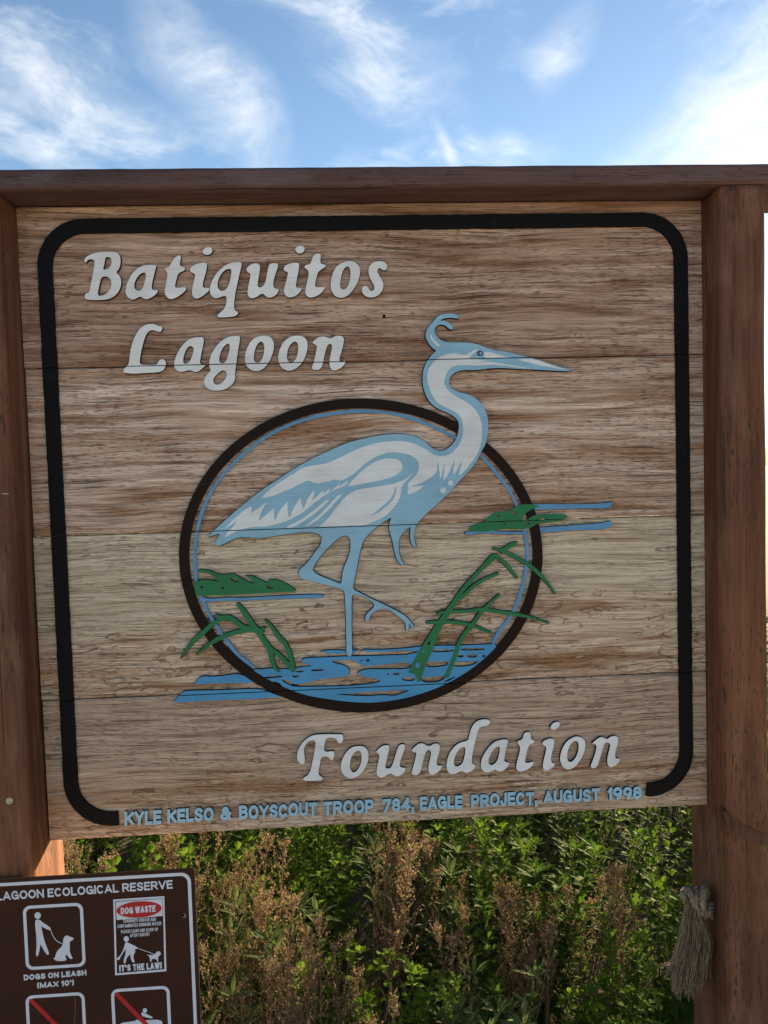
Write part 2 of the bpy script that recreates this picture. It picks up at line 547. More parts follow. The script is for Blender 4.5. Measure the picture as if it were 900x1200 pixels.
M = {}
M['plank0'] = wood_board('weathered_wood_top', 1.0, (.60, .450, .360), (.335, .210, .150), (.235, .118, .066), rings=.30)
M['plank1'] = wood_board('weathered_wood_upper', 2.3, (.72, .59, .495), (.415, .268, .180), (.300, .155, .080), rings=.42)
M['plank2'] = wood_board('weathered_wood_lower', 3.9, (.69, .565, .445), (.420, .272, .175), (.285, .142, .062), True, 1.345, (.60, .525, .405))
M['plank3'] = wood_board('weathered_wood_bottom', 5.4, (.64, .515, .390), (.400, .258, .166), (.300, .150, .068), True, 1.085, (.47, .355, .275))
M['post'] = wood_post('redwood_stain', 1.0, (.085, .032, .017), (.210, .086, .042))
M['cap'] = wood_post('redwood_cap', 4.0, (.065, .036, .034), (.140, .082, .074), 'x', 0.6)
M['white'] = paint('white_paint', (.78, .83, .86), 0.5, 0.10, (.36, .30, .25))
M['black'] = paint('black_paint', (.0055, .0055, .0065), 0.6, 0.12, (.07, .05, .038), 2.0, 0.12)
M['brown'] = paint('dark_brown_paint', (.016, .0095, .007), 0.6, 0.10, (.10, .07, .05), 1.8, 0.12)
M['pale_blue'] = paint('pale_blue_paint', (.275, .515, .69), 0.5, 0.06, (.16, .17, .18))
M['heron_white'] = paint('heron_white_paint', (.74, .80, .84), 0.5, 0.06, (.38, .37, .35))
M['water'] = paint('water_blue_paint', (.070, .315, .600), 0.45, 0.10, (.10, .09, .08))
M['line_blue'] = paint('line_blue_paint', (.115, .315, .560), 0.45, 0.08, (.16, .12, .09))
M['green'] = paint('green_paint', (.016, .180, .075), 0.42, 0.05, (.02, .06, .03))
M['letter_blue'] = paint('letter_blue_paint', (.33, .58, .76), 0.5, 0.06, (.15, .13, .12))
M['eye'] = plain('eye_paint', (.03, .05, .075), 0.4)
M['nail'] = plain('galvanised_steel', (.42, .38, .34), 0.45, 0.5, 0.3, 300, 0.6)
M['dark_edge'] = plain('dark_edge_shade', (.035, .024, .019), 0.85, 0.15, 0.4, 120)  # dark unpainted side walls, and the painted shade line round raised shapes
M['dark'] = plain('dark_hole', (.012, .009, .008), 0.9, 0.1)

# ---------------------------------------------------------------- ground and far land
def ground_mat():
    m, t, b = new_mat('dry_earth')
    p = pos(t)
    n = t.noise(p, 1.2, 6.0, 0.6); f = t.noise(p, 55.0, 4.0, 0.65)
    sy = t('ShaderNodeSeparateXYZ', {0: p}).outputs[1]
    path = t.ramp(t.math('ADD', sy, t.math('MULTIPLY', n, 0.5)), [(0.02, (1, 1, 1)), (0.5, (0, 0, 0))])
    sand = t.ramp(n, [(0.3, (.48, .385, .28)), (0.7, (.60, .50, .37))])
    soil = t.ramp(n, [(0.3, (.045, .035, .022)), (0.7, (.10, .085, .045))])
    col = t.mix(path, soil, sand)
    col = t.mix(0.7, col, t.ramp(f, [(0.3, (.7, .7, .7)), (0.7, (1.2, 1.2, 1.2))]), 'MULTIPLY')
    t.l.new(col, b.inputs['Base Color']); b.inputs['Roughness'].default_value = 0.95
    bm = t('ShaderNodeBump', {'Height': f, 'Strength': 0.6, 'Distance': 0.01}); t.l.new(bm.outputs[0], b.inputs['Normal'])
    return m


def build_ground():
    xs = np.concatenate([[-2500, -400, -80, -20, -8], np.linspace(-4, 6, 34), [10, 24, 90, 400, 2500]])
    ys = np.concatenate([[-2500, -400, -80, -20, -8], np.linspace(-4, 7, 36), [10, 24, 90, 400, 2500]])
    rng = np.random.default_rng(3)
    V, Fc = [], []
    for j, y in enumerate(ys):
        for i, x in enumerate(xs):
            near = abs(x) < 9 and abs(y) < 9
            V.append((x, y, (rng.normal(0, .008) if near else 0.0) - 0.004))
    nx = len(xs)
    for j in range(len(ys) - 1):
        for i in range(nx - 1):
            a = j * nx + i; Fc.append((a, a + 1, a + nx + 1, a + nx))
    tag(link('ground', mesh('ground', V, Fc, True), ground_mat()), kind='structure')
    # low far hills round the lagoon
    rng = np.random.default_rng(8); V, Fc = [], []
    n = 160
    for i in range(n):
        a = 2 * math.pi * i / n
        h = 16 + 9 * math.sin(3 * a + 1) + 5 * math.sin(7 * a) + rng.normal(0, 1.0)
        for r, z in ((620, -1), (760, h * .6), (900, max(6, h)), (1200, -2)):
            V.append((r * math.sin(a), r * math.cos(a), z))
    for i in range(n):
        for k in range(3):
            a, b = i * 4 + k, ((i + 1) % n) * 4 + k
            Fc.append((a, b, b + 1, a + 1))
    tag(link('hills', mesh('hills', V, Fc, True), plain('scrub_hills', (.085, .095, .05), 0.95, 0.1, 0.4, 0.05)), kind='structure')


build_ground()

# ---------------------------------------------------------------- the big sign
BX0, BX1 = -0.035, 1.185                      # board (4 ft) between the posts
ZJ = [0.9385, 1.1945, 1.4880, 1.7820, 2.0610]  # plank edges, bottom to top
PF, PB = -0.066, 0.080                        # post front and back
sign = tag(empty('lagoon_sign', (0.575, 0, 0)),
           'large weathered wooden sign with painted heron and white raised lettering, hung between two posts', 'sign')


def rounded_rect(x0, x1, y0, y1, r, n=5):
    out = []
    for cx, cy, a0 in ((x1 - r, y1 - r, 0), (x0 + r, y1 - r, 90), (x0 + r, y0 + r, 180), (x1 - r, y0 + r, 270)):
        for k in range(n + 1):
            a = R(a0 + 90 * k / n)
            out.append((cx + r * math.cos(a), cy + r * math.sin(a)))
    return out


def build_post(x0, x1, seed, r_in, knot=False):
    rng = random.Random(seed)
    prof = rounded_rect(x0, x1, PF, PB, r_in)
    n = len(prof); V, Fc = [], []
    zs = np.linspace(-0.35, 2.0615, 240)
    zk = at(878, 968, PF)[2]; xk = (x0 + x1) / 2 + .01
    ph = [rng.uniform(0, 6.3) for _ in range(4)]
    for z in zs:
        dx = .0010 * math.sin(3.1 * z + ph[0]) + .0004 * math.sin(17 * z + ph[1])
        dy = .0009 * math.sin(2.7 * z + ph[2]) + .0004 * math.sin(15 * z + ph[3])
        for (x, y) in prof:
            bulge = 0.0
            if knot and y < PF + .02:
                zz = z - zk + (x - xk) * .35
                bulge = -.0055 * math.exp(-(zz / .020) ** 2) + .0050 * math.exp(-((zz + .034) / .010) ** 2)
            V.append((x + dx, y + dy + bulge, z))
    for j in range(len(zs) - 1):
        for i in range(n):
            a, b = j * n + i, j * n + (i + 1) % n
            Fc.append((a, b, b + n, a + n))
    Fc.append(tuple(range(n))[::-1]); Fc.append(tuple(len(V) - n + i for i in range(n)))
    return link('post', mesh('post', V, Fc, True), M['post'], sign)


build_post(-0.128, BX0 + .001, 1, 0.011)
build_post(BX1 - .001, 1.268, 2, 0.013, True)

# flat cap board along the top, edges worn round
def build_cap():
    rng = random.Random(5)
    prof = rounded_rect(PF - 0.004, PB + 0.010, 2.0620, 2.0985, 0.009)
    n = len(prof); V, Fc = [], []
    xs = np.linspace(-0.26, 1.40, 60)
    for x in xs:
        dz, dy = rng.gauss(0, .00015), rng.gauss(0, .0003)
        for (y, z) in prof:
            V.append((x, y + dy, z + (dz if z > 2.08 else 0)))
    for j in range(len(xs) - 1):
        for i in range(n):
            a, b = j * n + i, j * n + (i + 1) % n
            Fc.append((a, a + n, b + n, b))
    Fc.append(tuple(range(n))); Fc.append(tuple(len(V) - n + i for i in range(n))[::-1])
    link('cap_beam', mesh('cap_beam', V, Fc, True), M['cap'], sign)


build_cap()


kn = P(smooth_closed([(846,948),(858,958),(876,968),(900,978),(925,986),(928,996),(905,992),(880,986),(860,976),(848,964)], 2), PF)
kn = [(min(a, 1.258), b) for a, b in kn]
kn = [p for i, p in enumerate(kn) if math.dist(p, kn[i - 1]) > 1e-4]
relief('knot', [kn], wood_post('knot_wood', 7.0, (.045, .018, .011), (.140, .058, .031)), sign, PF - .0048, PF + .01)


# planks with slightly ragged, chamfered edges
def build_plank(z0, z1, mat, seed):
    rng = random.Random(seed)
    g = 0.0008; n = 150; V, Fc = [], []
    xa, xb = BX0 + .0035 + rng.uniform(-.001, .0015), BX1 - .0025
    y0 = (0, .0004, -.0003, .0002)[seed]
    for i in range(n + 1):
        x = xa + (xb - xa) * i / n
        e0, e1 = abs(rng.gauss(0, .0006)), abs(rng.gauss(0, .0006))
        if z0 < 0.95:
            e0 = abs(rng.gauss(0, .0016))
        y = y0 + rng.gauss(0, .00015)
        V += [(x, .034, z0 + g), (x, .0018, z0 + g + e0 * .4), (x, y, z0 + g + .0018 + e0),
              (x, y, z1 - g - .0018 - e1), (x, .0018, z1 - g - e1 * .4), (x, .034, z1 - g)]
    for i in range(n):
        for k in range(6):
            a, b = i * 6 + k, i * 6 + (k + 1) % 6
            Fc.append((a, a + 6, b + 6, b))
    Fc.append(tuple(range(6))); Fc.append(tuple(n * 6 + k for k in range(6))[::-1])
    link('plank', mesh('plank', V, Fc), mat, sign)


for i in range(4):
    build_plank(ZJ[i], ZJ[i + 1], M['plank%d' % (3 - i)], i)

JOINTS = [[(BX0 - .1, z - .0008), (BX1 + .1, z - .0008), (BX1 + .1, z + .0008), (BX0 - .1, z + .0008)] for z in ZJ[1:4]]
YB = 0.003                                   # relief walls run a little into the planks


def raised(name, polys, mat, yf, holes=(), parent=None, joints=True, edge_shade=0.0, edges=False):
    hs = list(holes)
    if joints:
        zs = [q[1] for p in polys for q in p]
        xs = [q[0] for p in polys for q in p]
        for z in ZJ[1:4]:
            if min(zs) < z < max(zs):
                hs.append([(min(xs) - .01, z - .0008), (max(xs) + .01, z - .0008), (max(xs) + .01, z + .0008), (min(xs) - .01, z + .0008)])
    return relief(name, polys, mat, parent or sign, yf, YB, hs, side=M['dark_edge'] if edge_shade else None, edge_shade=edge_shade, gpolys=edges)


# black border line, open along the bottom for the inscription
def build_border():
    x0, x1, z0, z1 = 0.0005, 1.1545, 0.9635, 2.0375
    wd = 0.0248; h = wd / 2; r = 0.083 - h
    x0 += h; x1 -= h; z0 += h; z1 -= h
    rng = random.Random(4)
    xl, xr = P([(139.5, 957)])[0][0], P([(757, 927)])[0][0]
    pts = [(xl, z0)]
    for cx, cz, a0, a1 in ((x0 + r, z0 + r, 270, 180), (x0 + r, z1 - r, 180, 90), (x1 - r, z1 - r, 90, 0), (x1 - r, z0 + r, 0, -90)):
        for k in range(13):
            a = R(a0 + (a1 - a0) * k / 12); pts.append((cx + r * math.cos(a), cz + r * math.sin(a)))
    pts.append((xr, z0 + .001))
    # refine and roughen the painted edge a little
    fine = []
    for a, b in zip(pts[:-1], pts[1:]):
        n = max(1, int(math.dist(a, b) / .012))
        fine += [(a[0] + (b[0] - a[0]) * k / n, a[1] + (b[1] - a[1]) * k / n) for k in range(n)]
    fine.append(pts[-1])
    raised('border_line', stroke(fine, [wd + rng.gauss(0, .0006) for _ in fine]), M['black'], -0.0050)


build_border()


# dark oval ring, fitted to the photograph
def fit_ellipse():
    pts = P([(210.7, 650), (634.6, 662), (430, 467), (425, 832.5), (620.5, 585), (573, 521), (614, 727), (563, 791),
             (264, 773), (251, 544), (219, 595.5)])
    a = np.array(pts); c = a.mean(0); a = a - c
    D = np.c_[a[:, 0] ** 2, a[:, 0] * a[:, 1], a[:, 1] ** 2, a[:, 0], a[:, 1]]
    A, B, C_, D_, E_ = np.linalg.lstsq(D, np.ones(len(a)), rcond=None)[0]
    ctr = np.linalg.solve([[2 * A, B], [B, 2 * C_]], [-D_, -E_])
    k = 1 + A * ctr[0] ** 2 + B * ctr[0] * ctr[1] + C_ * ctr[1] ** 2
    ev, U = np.linalg.eigh(np.array([[A, B / 2], [B / 2, C_]]) / k)
    return ctr + c, 1 / np.sqrt(ev), U


EC, EA, EU = fit_ellipse()


def ering(off, n=120):
    out = []
    for i in range(n):
        t = 2 * math.pi * i / n
        out.append(tuple(EC + EU @ np.array([(EA[0] + off) * math.cos(t), (EA[1] + off) * math.sin(t)])))
    return out


raised('oval_ring', [ering(0)], M['brown'], -0.0056, [ering(-0.0175)])

# thin blue line inside the ring
BL = [(298.5, 782), (276.7, 764), (260, 742), (247, 722), (238.4, 704), (231.5, 685), (229.4, 665.6), (229.5, 640), (232, 620), (238, 598),
      (247, 578), (259, 560), (273, 544.5), (289.5, 529), (312, 512), (340, 498), (372, 488), (412, 482.5), (446, 483), (481, 490),
      (514, 503.5), (532, 512.5), (549, 522.5), (563, 534), (583.5, 557), (596, 574), (605, 592), (612, 612), (617, 640), (616.3, 664), (612, 686),
      (604, 710), (595, 726), (584, 740), (577, 754)]
bl = catmull(BL, 4)
rg = random.Random(9)
raised('blue_outline', stroke(P(bl), [.0055 + rg.gauss(0, .0004) for _ in bl]), M['line_blue'], -0.0046)

# ---- lettering
GA = {}


def letter(polys, mat=None, yf=-0.0062):
    outer = [SP(p) for p in polys[0]]
    holes = [SP(h) for h in polys[1]]
    raised('letter', outer, mat or M['white'], yf, holes, edge_shade=.0007)


def L7(ox, oy, outers, holes=()):
    letter(([Zm(ox, oy, 7.5, o) for o in outers], [Zm(ox, oy, 7.5, h) for h in holes]))


L7(90, 280, [[(75,190),(95,165),(140,140),(210,125),(300,122),(355,125),(385,150),(395,190),(390,245),(375,280),(352,300),(385,330),(400,370),(398,420),(375,475),(335,515),(290,537),(230,545),(150,545),(100,540),(80,525),(80,500),(92,485),(115,482),(125,455),(135,400),(150,320),(165,240),(168,205),(150,188),(120,187),(100,200),(95,215),(82,212)]],
   [[(262,170),(290,165),(312,180),(318,210),(308,245),(285,270),(255,280),(240,275),(250,235),(258,195)],
    [(225,345),(260,335),(290,345),(312,375),(315,410),(300,455),(270,490),(230,508),(203,508),(193,490),(200,450),(212,395)]])
L7(90, 280, [[(710,240),(690,238),(650,236),(600,240),(550,260),(510,295),(475,345),(448,405),(437,455),(440,495),(460,525),(495,542),(525,535),(565,510),(590,528),(620,540),(650,530),(690,505),(720,475),(715,455),(690,460),(665,450),(668,400),(685,330),(700,270)]],
   [[(600,300),(615,315),(617,340),(600,400),(585,445),(560,465),(530,460),(512,435),(515,395),(535,350),(565,315)]])
L7(180, 280, [[(205,165),(228,150),(248,165),(240,205),(236,240),(250,252),(285,262),(280,285),(240,300),(218,320),(208,360),(195,410),(195,435),(230,437),(285,430),(295,450),(270,480),(220,515),(165,540),(135,530),(110,500),(103,470),(112,420),(125,350),(130,310),(105,275),(110,262),(140,258),(155,230),(175,195)]])
L7(180, 280, [[(325,275),(345,250),(385,228),(440,215),(470,220),(478,240),(465,300),(445,370),(433,430),(460,440),(492,437),(498,452),(475,480),(430,515),(385,535),(355,520),(342,490),(345,440),(360,380),(373,330),(370,315),(340,305),(328,290)],
              [(435,115),(450,92),(480,80),(510,82),(522,100),(518,130),(495,148),(465,150),(442,140)]])
L7(180, 280, [[(778,215),(740,210),(700,215),(640,235),(590,275),(550,320),(520,375),(500,430),(500,475),(515,510),(545,532),(580,525),(620,508),(642,510),(648,540),(640,590),(615,635),(575,665),(562,690),(590,698),(660,693),(715,688),(745,668),(748,648),(722,640),(710,610),(715,540),(725,470),(745,380),(765,290),(778,240)]],
   [[(650,272),(685,272),(690,300),(680,360),(665,415),(645,450),(610,468),(578,455),(565,425),(570,380),(590,330),(620,290)]])
L7(270, 280, [[(142,280),(155,255),(190,228),(235,220),(265,240),(262,290),(248,360),(242,410),(248,432),(270,435),(300,415),(315,370),(328,300),(340,240),(355,225),(395,220),(422,228),(420,255),(400,310),(382,370),(378,425),(395,445),(425,445),(425,470),(405,500),(370,520),(340,525),(310,510),(290,485),(265,495),(230,520),(195,532),(165,520),(153,485),(160,430),(175,360),(182,315),(160,305)]])
L7(270, 280, [[(468,275),(480,245),(520,225),(575,215),(607,225),(605,265),(590,340),(580,400),(575,432),(600,440),(628,435),(625,460),(595,495),(555,518),(515,522),(485,505),(470,475),(478,430),(495,370),(510,310),(500,295),(478,292)],
              [(568,100),(585,78),(615,68),(645,75),(657,95),(645,125),(615,140),(585,132)]])
L7(350, 280, [[(130,160),(155,138),(185,138),(197,155),(190,200),(195,228),(240,235),(235,255),(200,275),(170,300),(160,340),(145,400),(145,430),(175,435),(228,428),(232,445),(205,480),(160,510),(110,525),(75,515),(58,485),(65,430),(80,370),(90,310),(85,285),(55,265),(52,245),(75,235),(105,230),(115,190)]])
L7(350, 280, [[(420,205),(470,205),(510,222),(538,260),(540,310),(525,375),(495,430),(460,480),(420,515),(370,527),(325,515),(295,480),(280,430),(285,370),(300,310),(325,260),(365,225)]],
   [[(430,245),(450,265),(457,310),(450,370),(430,430),(405,453),(375,450),(362,425),(368,370),(380,310),(400,265)]])
L7(350, 280, [[(620,250),(650,215),(700,203),(745,207),(775,235),(778,265),(760,285),(735,282),(715,262),(695,270),(690,295),(705,330),(735,370),(745,415),(735,460),(705,500),(660,522),(615,522),(575,505),(552,470),(555,435),(580,418),(605,428),(625,462),(645,468),(665,450),(662,420),(640,380),(618,335),(610,290)]])
# Lagoon
L7(140, 370, [[(270,78),(315,80),(345,95),(380,100),(385,120),(372,150),(345,148),(310,132),(275,135),(245,165),(225,215),(205,290),(190,370),(183,432),(240,437),(320,437),(345,425),(352,400),(380,385),(408,395),(420,425),(405,470),(380,495),(320,503),(230,507),(140,513),(60,508),(40,495),(45,475),(75,447),(92,425),(100,340),(115,260),(145,185),(185,120),(225,90)]])
L7(140, 370, [[(752,197),(700,192),(650,198),(600,222),(550,275),(510,345),(487,410),(487,455),(510,488),(550,500),(590,490),(625,480),(655,495),(690,500),(720,480),(765,440),(750,430),(720,430),(712,410),(725,340),(740,270)]],
   [[(625,268),(655,280),(660,305),(645,360),(620,415),(590,430),(568,420),(565,385),(580,330),(600,290)]])
L7(200, 370, [[(618,183),(570,183),(510,190),(450,225),(395,285),(355,360),(342,420),(350,465),(358,490),(325,520),(300,560),(298,600),(320,640),(370,662),(440,662),(500,645),(550,605),(572,560),(570,500),(580,440),(590,350),(605,260)]],
   [[(510,248),(525,262),(522,310),(505,370),(485,415),(450,425),(430,405),(435,355),(455,300),(485,260)],
    [(465,480),(495,500),(500,530),(480,570),(440,605),(405,612),(380,590),(380,555),(410,520),(440,495)]])
L7(200, 370, [[(790,182),(850,180),(890,200),(912,245),(908,310),(885,380),(850,440),(800,485),(740,495),(690,470),(660,425),(655,365),(670,300),(700,240),(740,200)]],
   [[(795,228),(820,245),(828,290),(820,350),(800,400),(770,420),(740,410),(733,370),(742,310),(760,260)]])
L7(300, 370, [[(330,182),(395,180),(435,200),(457,245),(452,310),(430,380),(390,440),(340,478),(285,490),(235,470),(205,430),(195,370),(210,300),(240,240),(285,200)]],
   [[(340,228),(365,240),(375,280),(368,340),(350,395),(315,418),(285,408),(272,370),(280,310),(300,260)]])
L7(300, 370, [[(490,245),(520,215),(560,190),(605,188),(640,205),(665,205),(700,183),(745,180),(772,200),(772,240),(755,310),(735,370),(732,405),(755,408),(785,395),(790,410),(765,450),(720,480),(680,488),(655,470),(645,430),(650,370),(665,310),(670,265),(650,248),(625,270),(605,340),(590,420),(578,460),(555,480),(515,482),(493,470),(495,450),(510,410),(525,340),(538,280),(530,262)]])
# Foundation
L7(340, 830, [[(465,217),(468,250),(462,285),(435,300),(415,285),(410,260),(375,248),(330,250),(312,265),(300,330),(297,360),(320,375),(365,365),(390,370),(390,400),(378,440),(360,447),(335,415),(300,412),(272,425),(262,480),(250,545),(252,575),(285,595),(285,620),(230,625),(150,628),(115,620),(120,597),(155,580),(178,545),(195,470),(212,380),(225,300),(220,275),(195,268),(155,285),(130,320),(122,365),(130,420),(132,460),(118,482),(92,480),(68,450),(60,400),(75,345),(110,290),(160,245),(220,222),(320,217),(400,220)]])
L7(340, 830, [[(560,325),(605,320),(650,325),(680,355),(690,405),(680,470),(650,530),(605,580),(545,608),(500,600),(460,565),(443,515),(450,460),(475,400),(515,350)]],
   [[(595,355),(620,370),(630,415),(620,480),(595,530),(560,557),(535,540),(525,495),(530,440),(550,390)]])
L7(420, 830, [[(150,375),(175,345),(215,318),(255,312),(270,320),(265,370),(248,430),(235,490),(235,515),(265,520),(290,505),(310,450),(330,380),(350,320),(375,305),(410,308),(405,345),(385,400),(362,470),(360,500),(385,512),(410,510),(410,535),(385,570),(345,588),(310,580),(285,558),(255,570),(215,597),(175,595),(155,560),(162,500),(178,440),(182,400),(170,382)]])
L7(420, 830, [[(460,360),(490,330),(530,298),(570,298),(600,322),(630,320),(660,300),(700,300),(715,325),(705,385),(685,440),(683,480),(700,495),(730,490),(730,510),(700,550),(655,572),(625,568),(610,535),(615,480),(632,410),(637,370),(615,350),(590,370),(570,430),(555,500),(535,560),(510,578),(475,577),(463,560),(475,520),(490,460),(505,400),(508,378),(485,375)]])
L7(500, 830, [[(540,90),(553,110),(545,135),(505,148),(465,155),(445,185),(435,230),(420,290),(405,350),(392,430),(392,475),(425,490),(420,515),(385,545),(345,560),(315,540),(285,545),(240,570),(205,568),(178,540),(168,500),(175,440),(200,375),(240,325),(290,290),(340,280),(360,270),(370,225),(385,170),(410,125),(445,98),(490,88)]],
   [[(310,330),(335,330),(335,375),(325,430),(310,475),(275,500),(245,500),(232,470),(240,425),(260,380),(285,345)]])
L7(500, 830, [[(712,270),(680,262),(620,272),(570,300),(525,350),(485,415),(468,480),(475,525),(505,550),(545,553),(595,525),(620,540),(645,548),(680,530),(715,490),(718,468),(695,462),(672,455),(680,400),(695,330)]],
   [[(610,325),(635,325),(637,360),(625,420),(610,460),(575,490),(545,485),(535,455),(548,410),(570,365)]])
L7(580, 830, [[(255,205),(285,197),(308,210),(305,260),(340,275),(335,295),(300,310),(282,335),(270,390),(258,440),(258,468),(290,470),(330,455),(335,475),(305,510),(255,540),(205,548),(180,525),(180,490),(195,430),(212,370),(215,325),(190,295),(195,275),(235,265),(243,230)]])
L7(580, 830, [[(405,295),(430,270),(475,255),(515,260),(512,310),(495,370),(482,440),(490,465),(520,475),(515,495),(480,525),(440,540),(415,520),(413,480),(425,430),(440,370),(445,330),(420,315)],
              [(478,155),(495,128),(530,108),(560,112),(567,135),(545,165),(510,183),(485,175)]])
L7(620, 830, [[(390,237),(440,240),(475,265),(488,310),(475,380),(440,450),(390,510),(335,532),(290,510),(265,460),(265,405),(285,340),(320,280)]],
   [[(385,275),(415,278),(428,310),(425,360),(405,420),(370,460),(340,462),(325,430),(328,380),(345,320)]])
L7(620, 830, [[(545,300),(580,265),(620,240),(650,248),(675,265),(705,240),(745,230),(772,245),(772,290),(755,350),(742,410),(755,432),(785,430),(788,450),(760,485),(715,510),(690,500),(675,470),(680,410),(700,340),(705,305),(680,288),(650,300),(632,370),(610,440),(590,500),(565,518),(535,512),(532,492),(550,450),(570,390),(585,330),(575,305)]])

# ---- a block alphabet made of strokes: each glyph is (width, [strokes]); a stroke is points in a unit box
def arc(cx, cy, rx, ry, a0, a1, n=10):
    return [(cx + rx * math.cos(R(a0 + (a1 - a0) * i / n)), cy + ry * math.sin(R(a0 + (a1 - a0) * i / n))) for i in range(n + 1)]


O_ = arc(.5, .5, .5, .5, 0, 360, 24)
GLYPH = {
    'A': (.92, [[(0, 0), (.5, 1)], [(1, 0), (.5, 1)], [(.22, .28), (.78, .28)]]),
    'B': (.82, [[(0, 0), (0, 1)], [(0, 1), (.55, 1)] + arc(.55, .77, .37, .23, 90, -90, 8) + [(0, .54)], [(0, .54), (.6, .54)] + arc(.6, .27, .4, .27, 90, -90, 8) + [(0, 0)]]),
    'C': (.86, [arc(.5, .5, .5, .5, 48, 312, 18)]),
    'D': (.88, [[(0, 0), (0, 1)], [(0, 1), (.45, 1)] + arc(.45, .5, .55, .5, 90, -90, 14) + [(0, 0)]]),
    'E': (.72, [[(0, 0), (0, 1)], [(0, 1), (1, 1)], [(0, .52), (.88, .52)], [(0, 0), (1, 0)]]),
    'F': (.70, [[(0, 0), (0, 1)], [(0, 1), (1, 1)], [(0, .5), (.85, .5)]]),
    'G': (.90, [arc(.5, .5, .5, .5, 48, 320, 18), [(.58, .46), (1, .46)], [(1, .46), (1, .02)]]),
    'H': (.84, [[(0, 0), (0, 1)], [(1, 0), (1, 1)], [(0, .52), (1, .52)]]),
    'I': (0, [[(0, 0), (0, 1)]]),
    'J': (.58, [[(1, 1), (1, .3)] + arc(.5, .3, .5, .3, 0, -170, 10)]),
    'K': (.84, [[(0, 0), (0, 1)], [(1, 1), (0, .38)], [(.34, .56), (1, 0)]]),
    'L': (.68, [[(0, 0), (0, 1)], [(0, 0), (1, 0)]]),
    'M': (1.05, [[(0, 0), (0, 1)], [(1, 0), (1, 1)], [(0, 1), (.5, .1)], [(1, 1), (.5, .1)]]),
    'N': (.86, [[(0, 0), (0, 1)], [(1, 0), (1, 1)], [(0, 1), (1, 0)]]),
    'O': (.94, [O_]),
    'P': (.78, [[(0, 0), (0, 1)], [(0, 1), (.55, 1)] + arc(.55, .7, .45, .3, 90, -90, 8) + [(0, .4)]]),
    'R': (.84, [[(0, 0), (0, 1)], [(0, 1), (.55, 1)] + arc(.55, .73, .42, .27, 90, -90, 8) + [(0, .46)], [(.5, .46), (1, 0)]]),
    'S': (.78, [arc(.5, .75, .46, .25, 25, 200, 8) + [(.3, .56), (.7, .45)] + arc(.5, .26, .5, .26, 25, -160, 9)]),
    'T': (.80, [[(.5, 0), (.5, 1)], [(0, 1), (1, 1)]]),
    'U': (.84, [[(0, 1), (0, .32)] + arc(.5, .32, .5, .32, 180, 360, 12) + [(1, 1)]]),
    'V': (.90, [[(0, 1), (.5, 0)], [(1, 1), (.5, 0)]]),
    'W': (1.25, [[(0, 1), (.26, 0)], [(.5, .95), (.26, 0)], [(.5, .95), (.74, 0)], [(1, 1), (.74, 0)]]),
    'X': (.86, [[(0, 0), (1, 1)], [(0, 1), (1, 0)]]),
    'Y': (.88, [[(0, 1), (.5, .45)], [(1, 1), (.5, .45)], [(.5, .5), (.5, 0)]]),
    '0': (.74, [O_]),
    '1': (.30, [[(1, 0), (1, 1)], [(0, .78), (1, .95)]]),
    '4': (.80, [[(.72, 0), (.72, 1)], [(.72, 1), (0, .28)], [(0, .25), (1, .25)]]),
    '7': (.72, [[(0, 1), (1, 1)], [(1, 1), (.3, 0)]]),
    '8': (.74, [arc(.5, .76, .44, .24, 0, 360, 18), arc(.5, .27, .5, .27, 0, 360, 18)]),
    '9': (.74, [arc(.5, .68, .5, .32, 0, 360, 18), arc(.42, .68, .58, .68, 0, -75, 8)]),
    '&': (.95, [[(1, 0), (.3, .66)] + arc(.46, .8, .24, .2, 200, 0, 8) + [(.66, .68), (.3, .48)] + arc(.4, .24, .4, .24, 130, 290, 8) + [(.75, .2), (.98, .5)]]),
    ',': (.12, [[(.7, .08), (.2, -.22)]]),
    "'": (.05, [[(.5, 1), (.4, .76)]]),
    '!': (0, [[(0, 1), (0, .34)], [(0, .02), (0, .06)]]),
    '(': (.22, [arc(1.5, .5, 1.5, .62, 125, 235, 10)]),
    ')': (.22, [arc(-.5, .5, 1.5, .62, 55, -55, 10)]),
}


def glyph(ch, x, h, wf, t, z0=0.0):
    """quads of one character starting at x, height h, width factor wf, stroke t; returns quads and advance"""
    gw, strokes = GLYPH[ch]
    iw = gw * h * wf - (t * 0.5 if gw else 0)
    iw = max(iw, 0)
    quads = []
    for s in strokes:
        pts = [np.array([x + t / 2 + u * iw, z0 + t / 2 + v * (h - t)]) for u, v in s]
        closed = np.linalg.norm(pts[0] - pts[-1]) < 1e-9
        if closed:
            q = stroke(pts[:-1], t, True)
        else:
            d0 = pts[0] - pts[1]; d1 = pts[-1] - pts[-2]
            pts[0] = pts[0] + d0 / np.linalg.norm(d0) * t * .5
            pts[-1] = pts[-1] + d1 / np.linalg.norm(d1) * t * .5
            q = stroke(pts, t)
        lo = z0 - (.3 * h if ch in ",()" else 0); hi = z0 + h * (1.1 if ch in "()" else 1)
        q = [[(a, min(max(b, lo), hi)) for a, b in r] for r in q]
        quads += q
    return quads, iw + t


def text_run(s, h, t, space=0.16, wf=1.0, gap=0.5):
    x = 0; out = []
    for ch in s:
        if ch == ' ':
            x += gap * h; continue
        q, a = glyph(ch, x, h, wf, t)
        out.append((ch, q)); x += a + space * h
    return out, x - space * h


def place(quads, W, p00, p10, p01):
    """map run coordinates (0..W, 0..1) onto the parallelogram p00, p10, p01 (x, z)"""
    p00, p10, p01 = map(np.array, (p00, p10, p01))
    return [[tuple(p00 + (p10 - p00) * (a / W) + (p01 - p00) * b) for a, b in r] for r in quads]


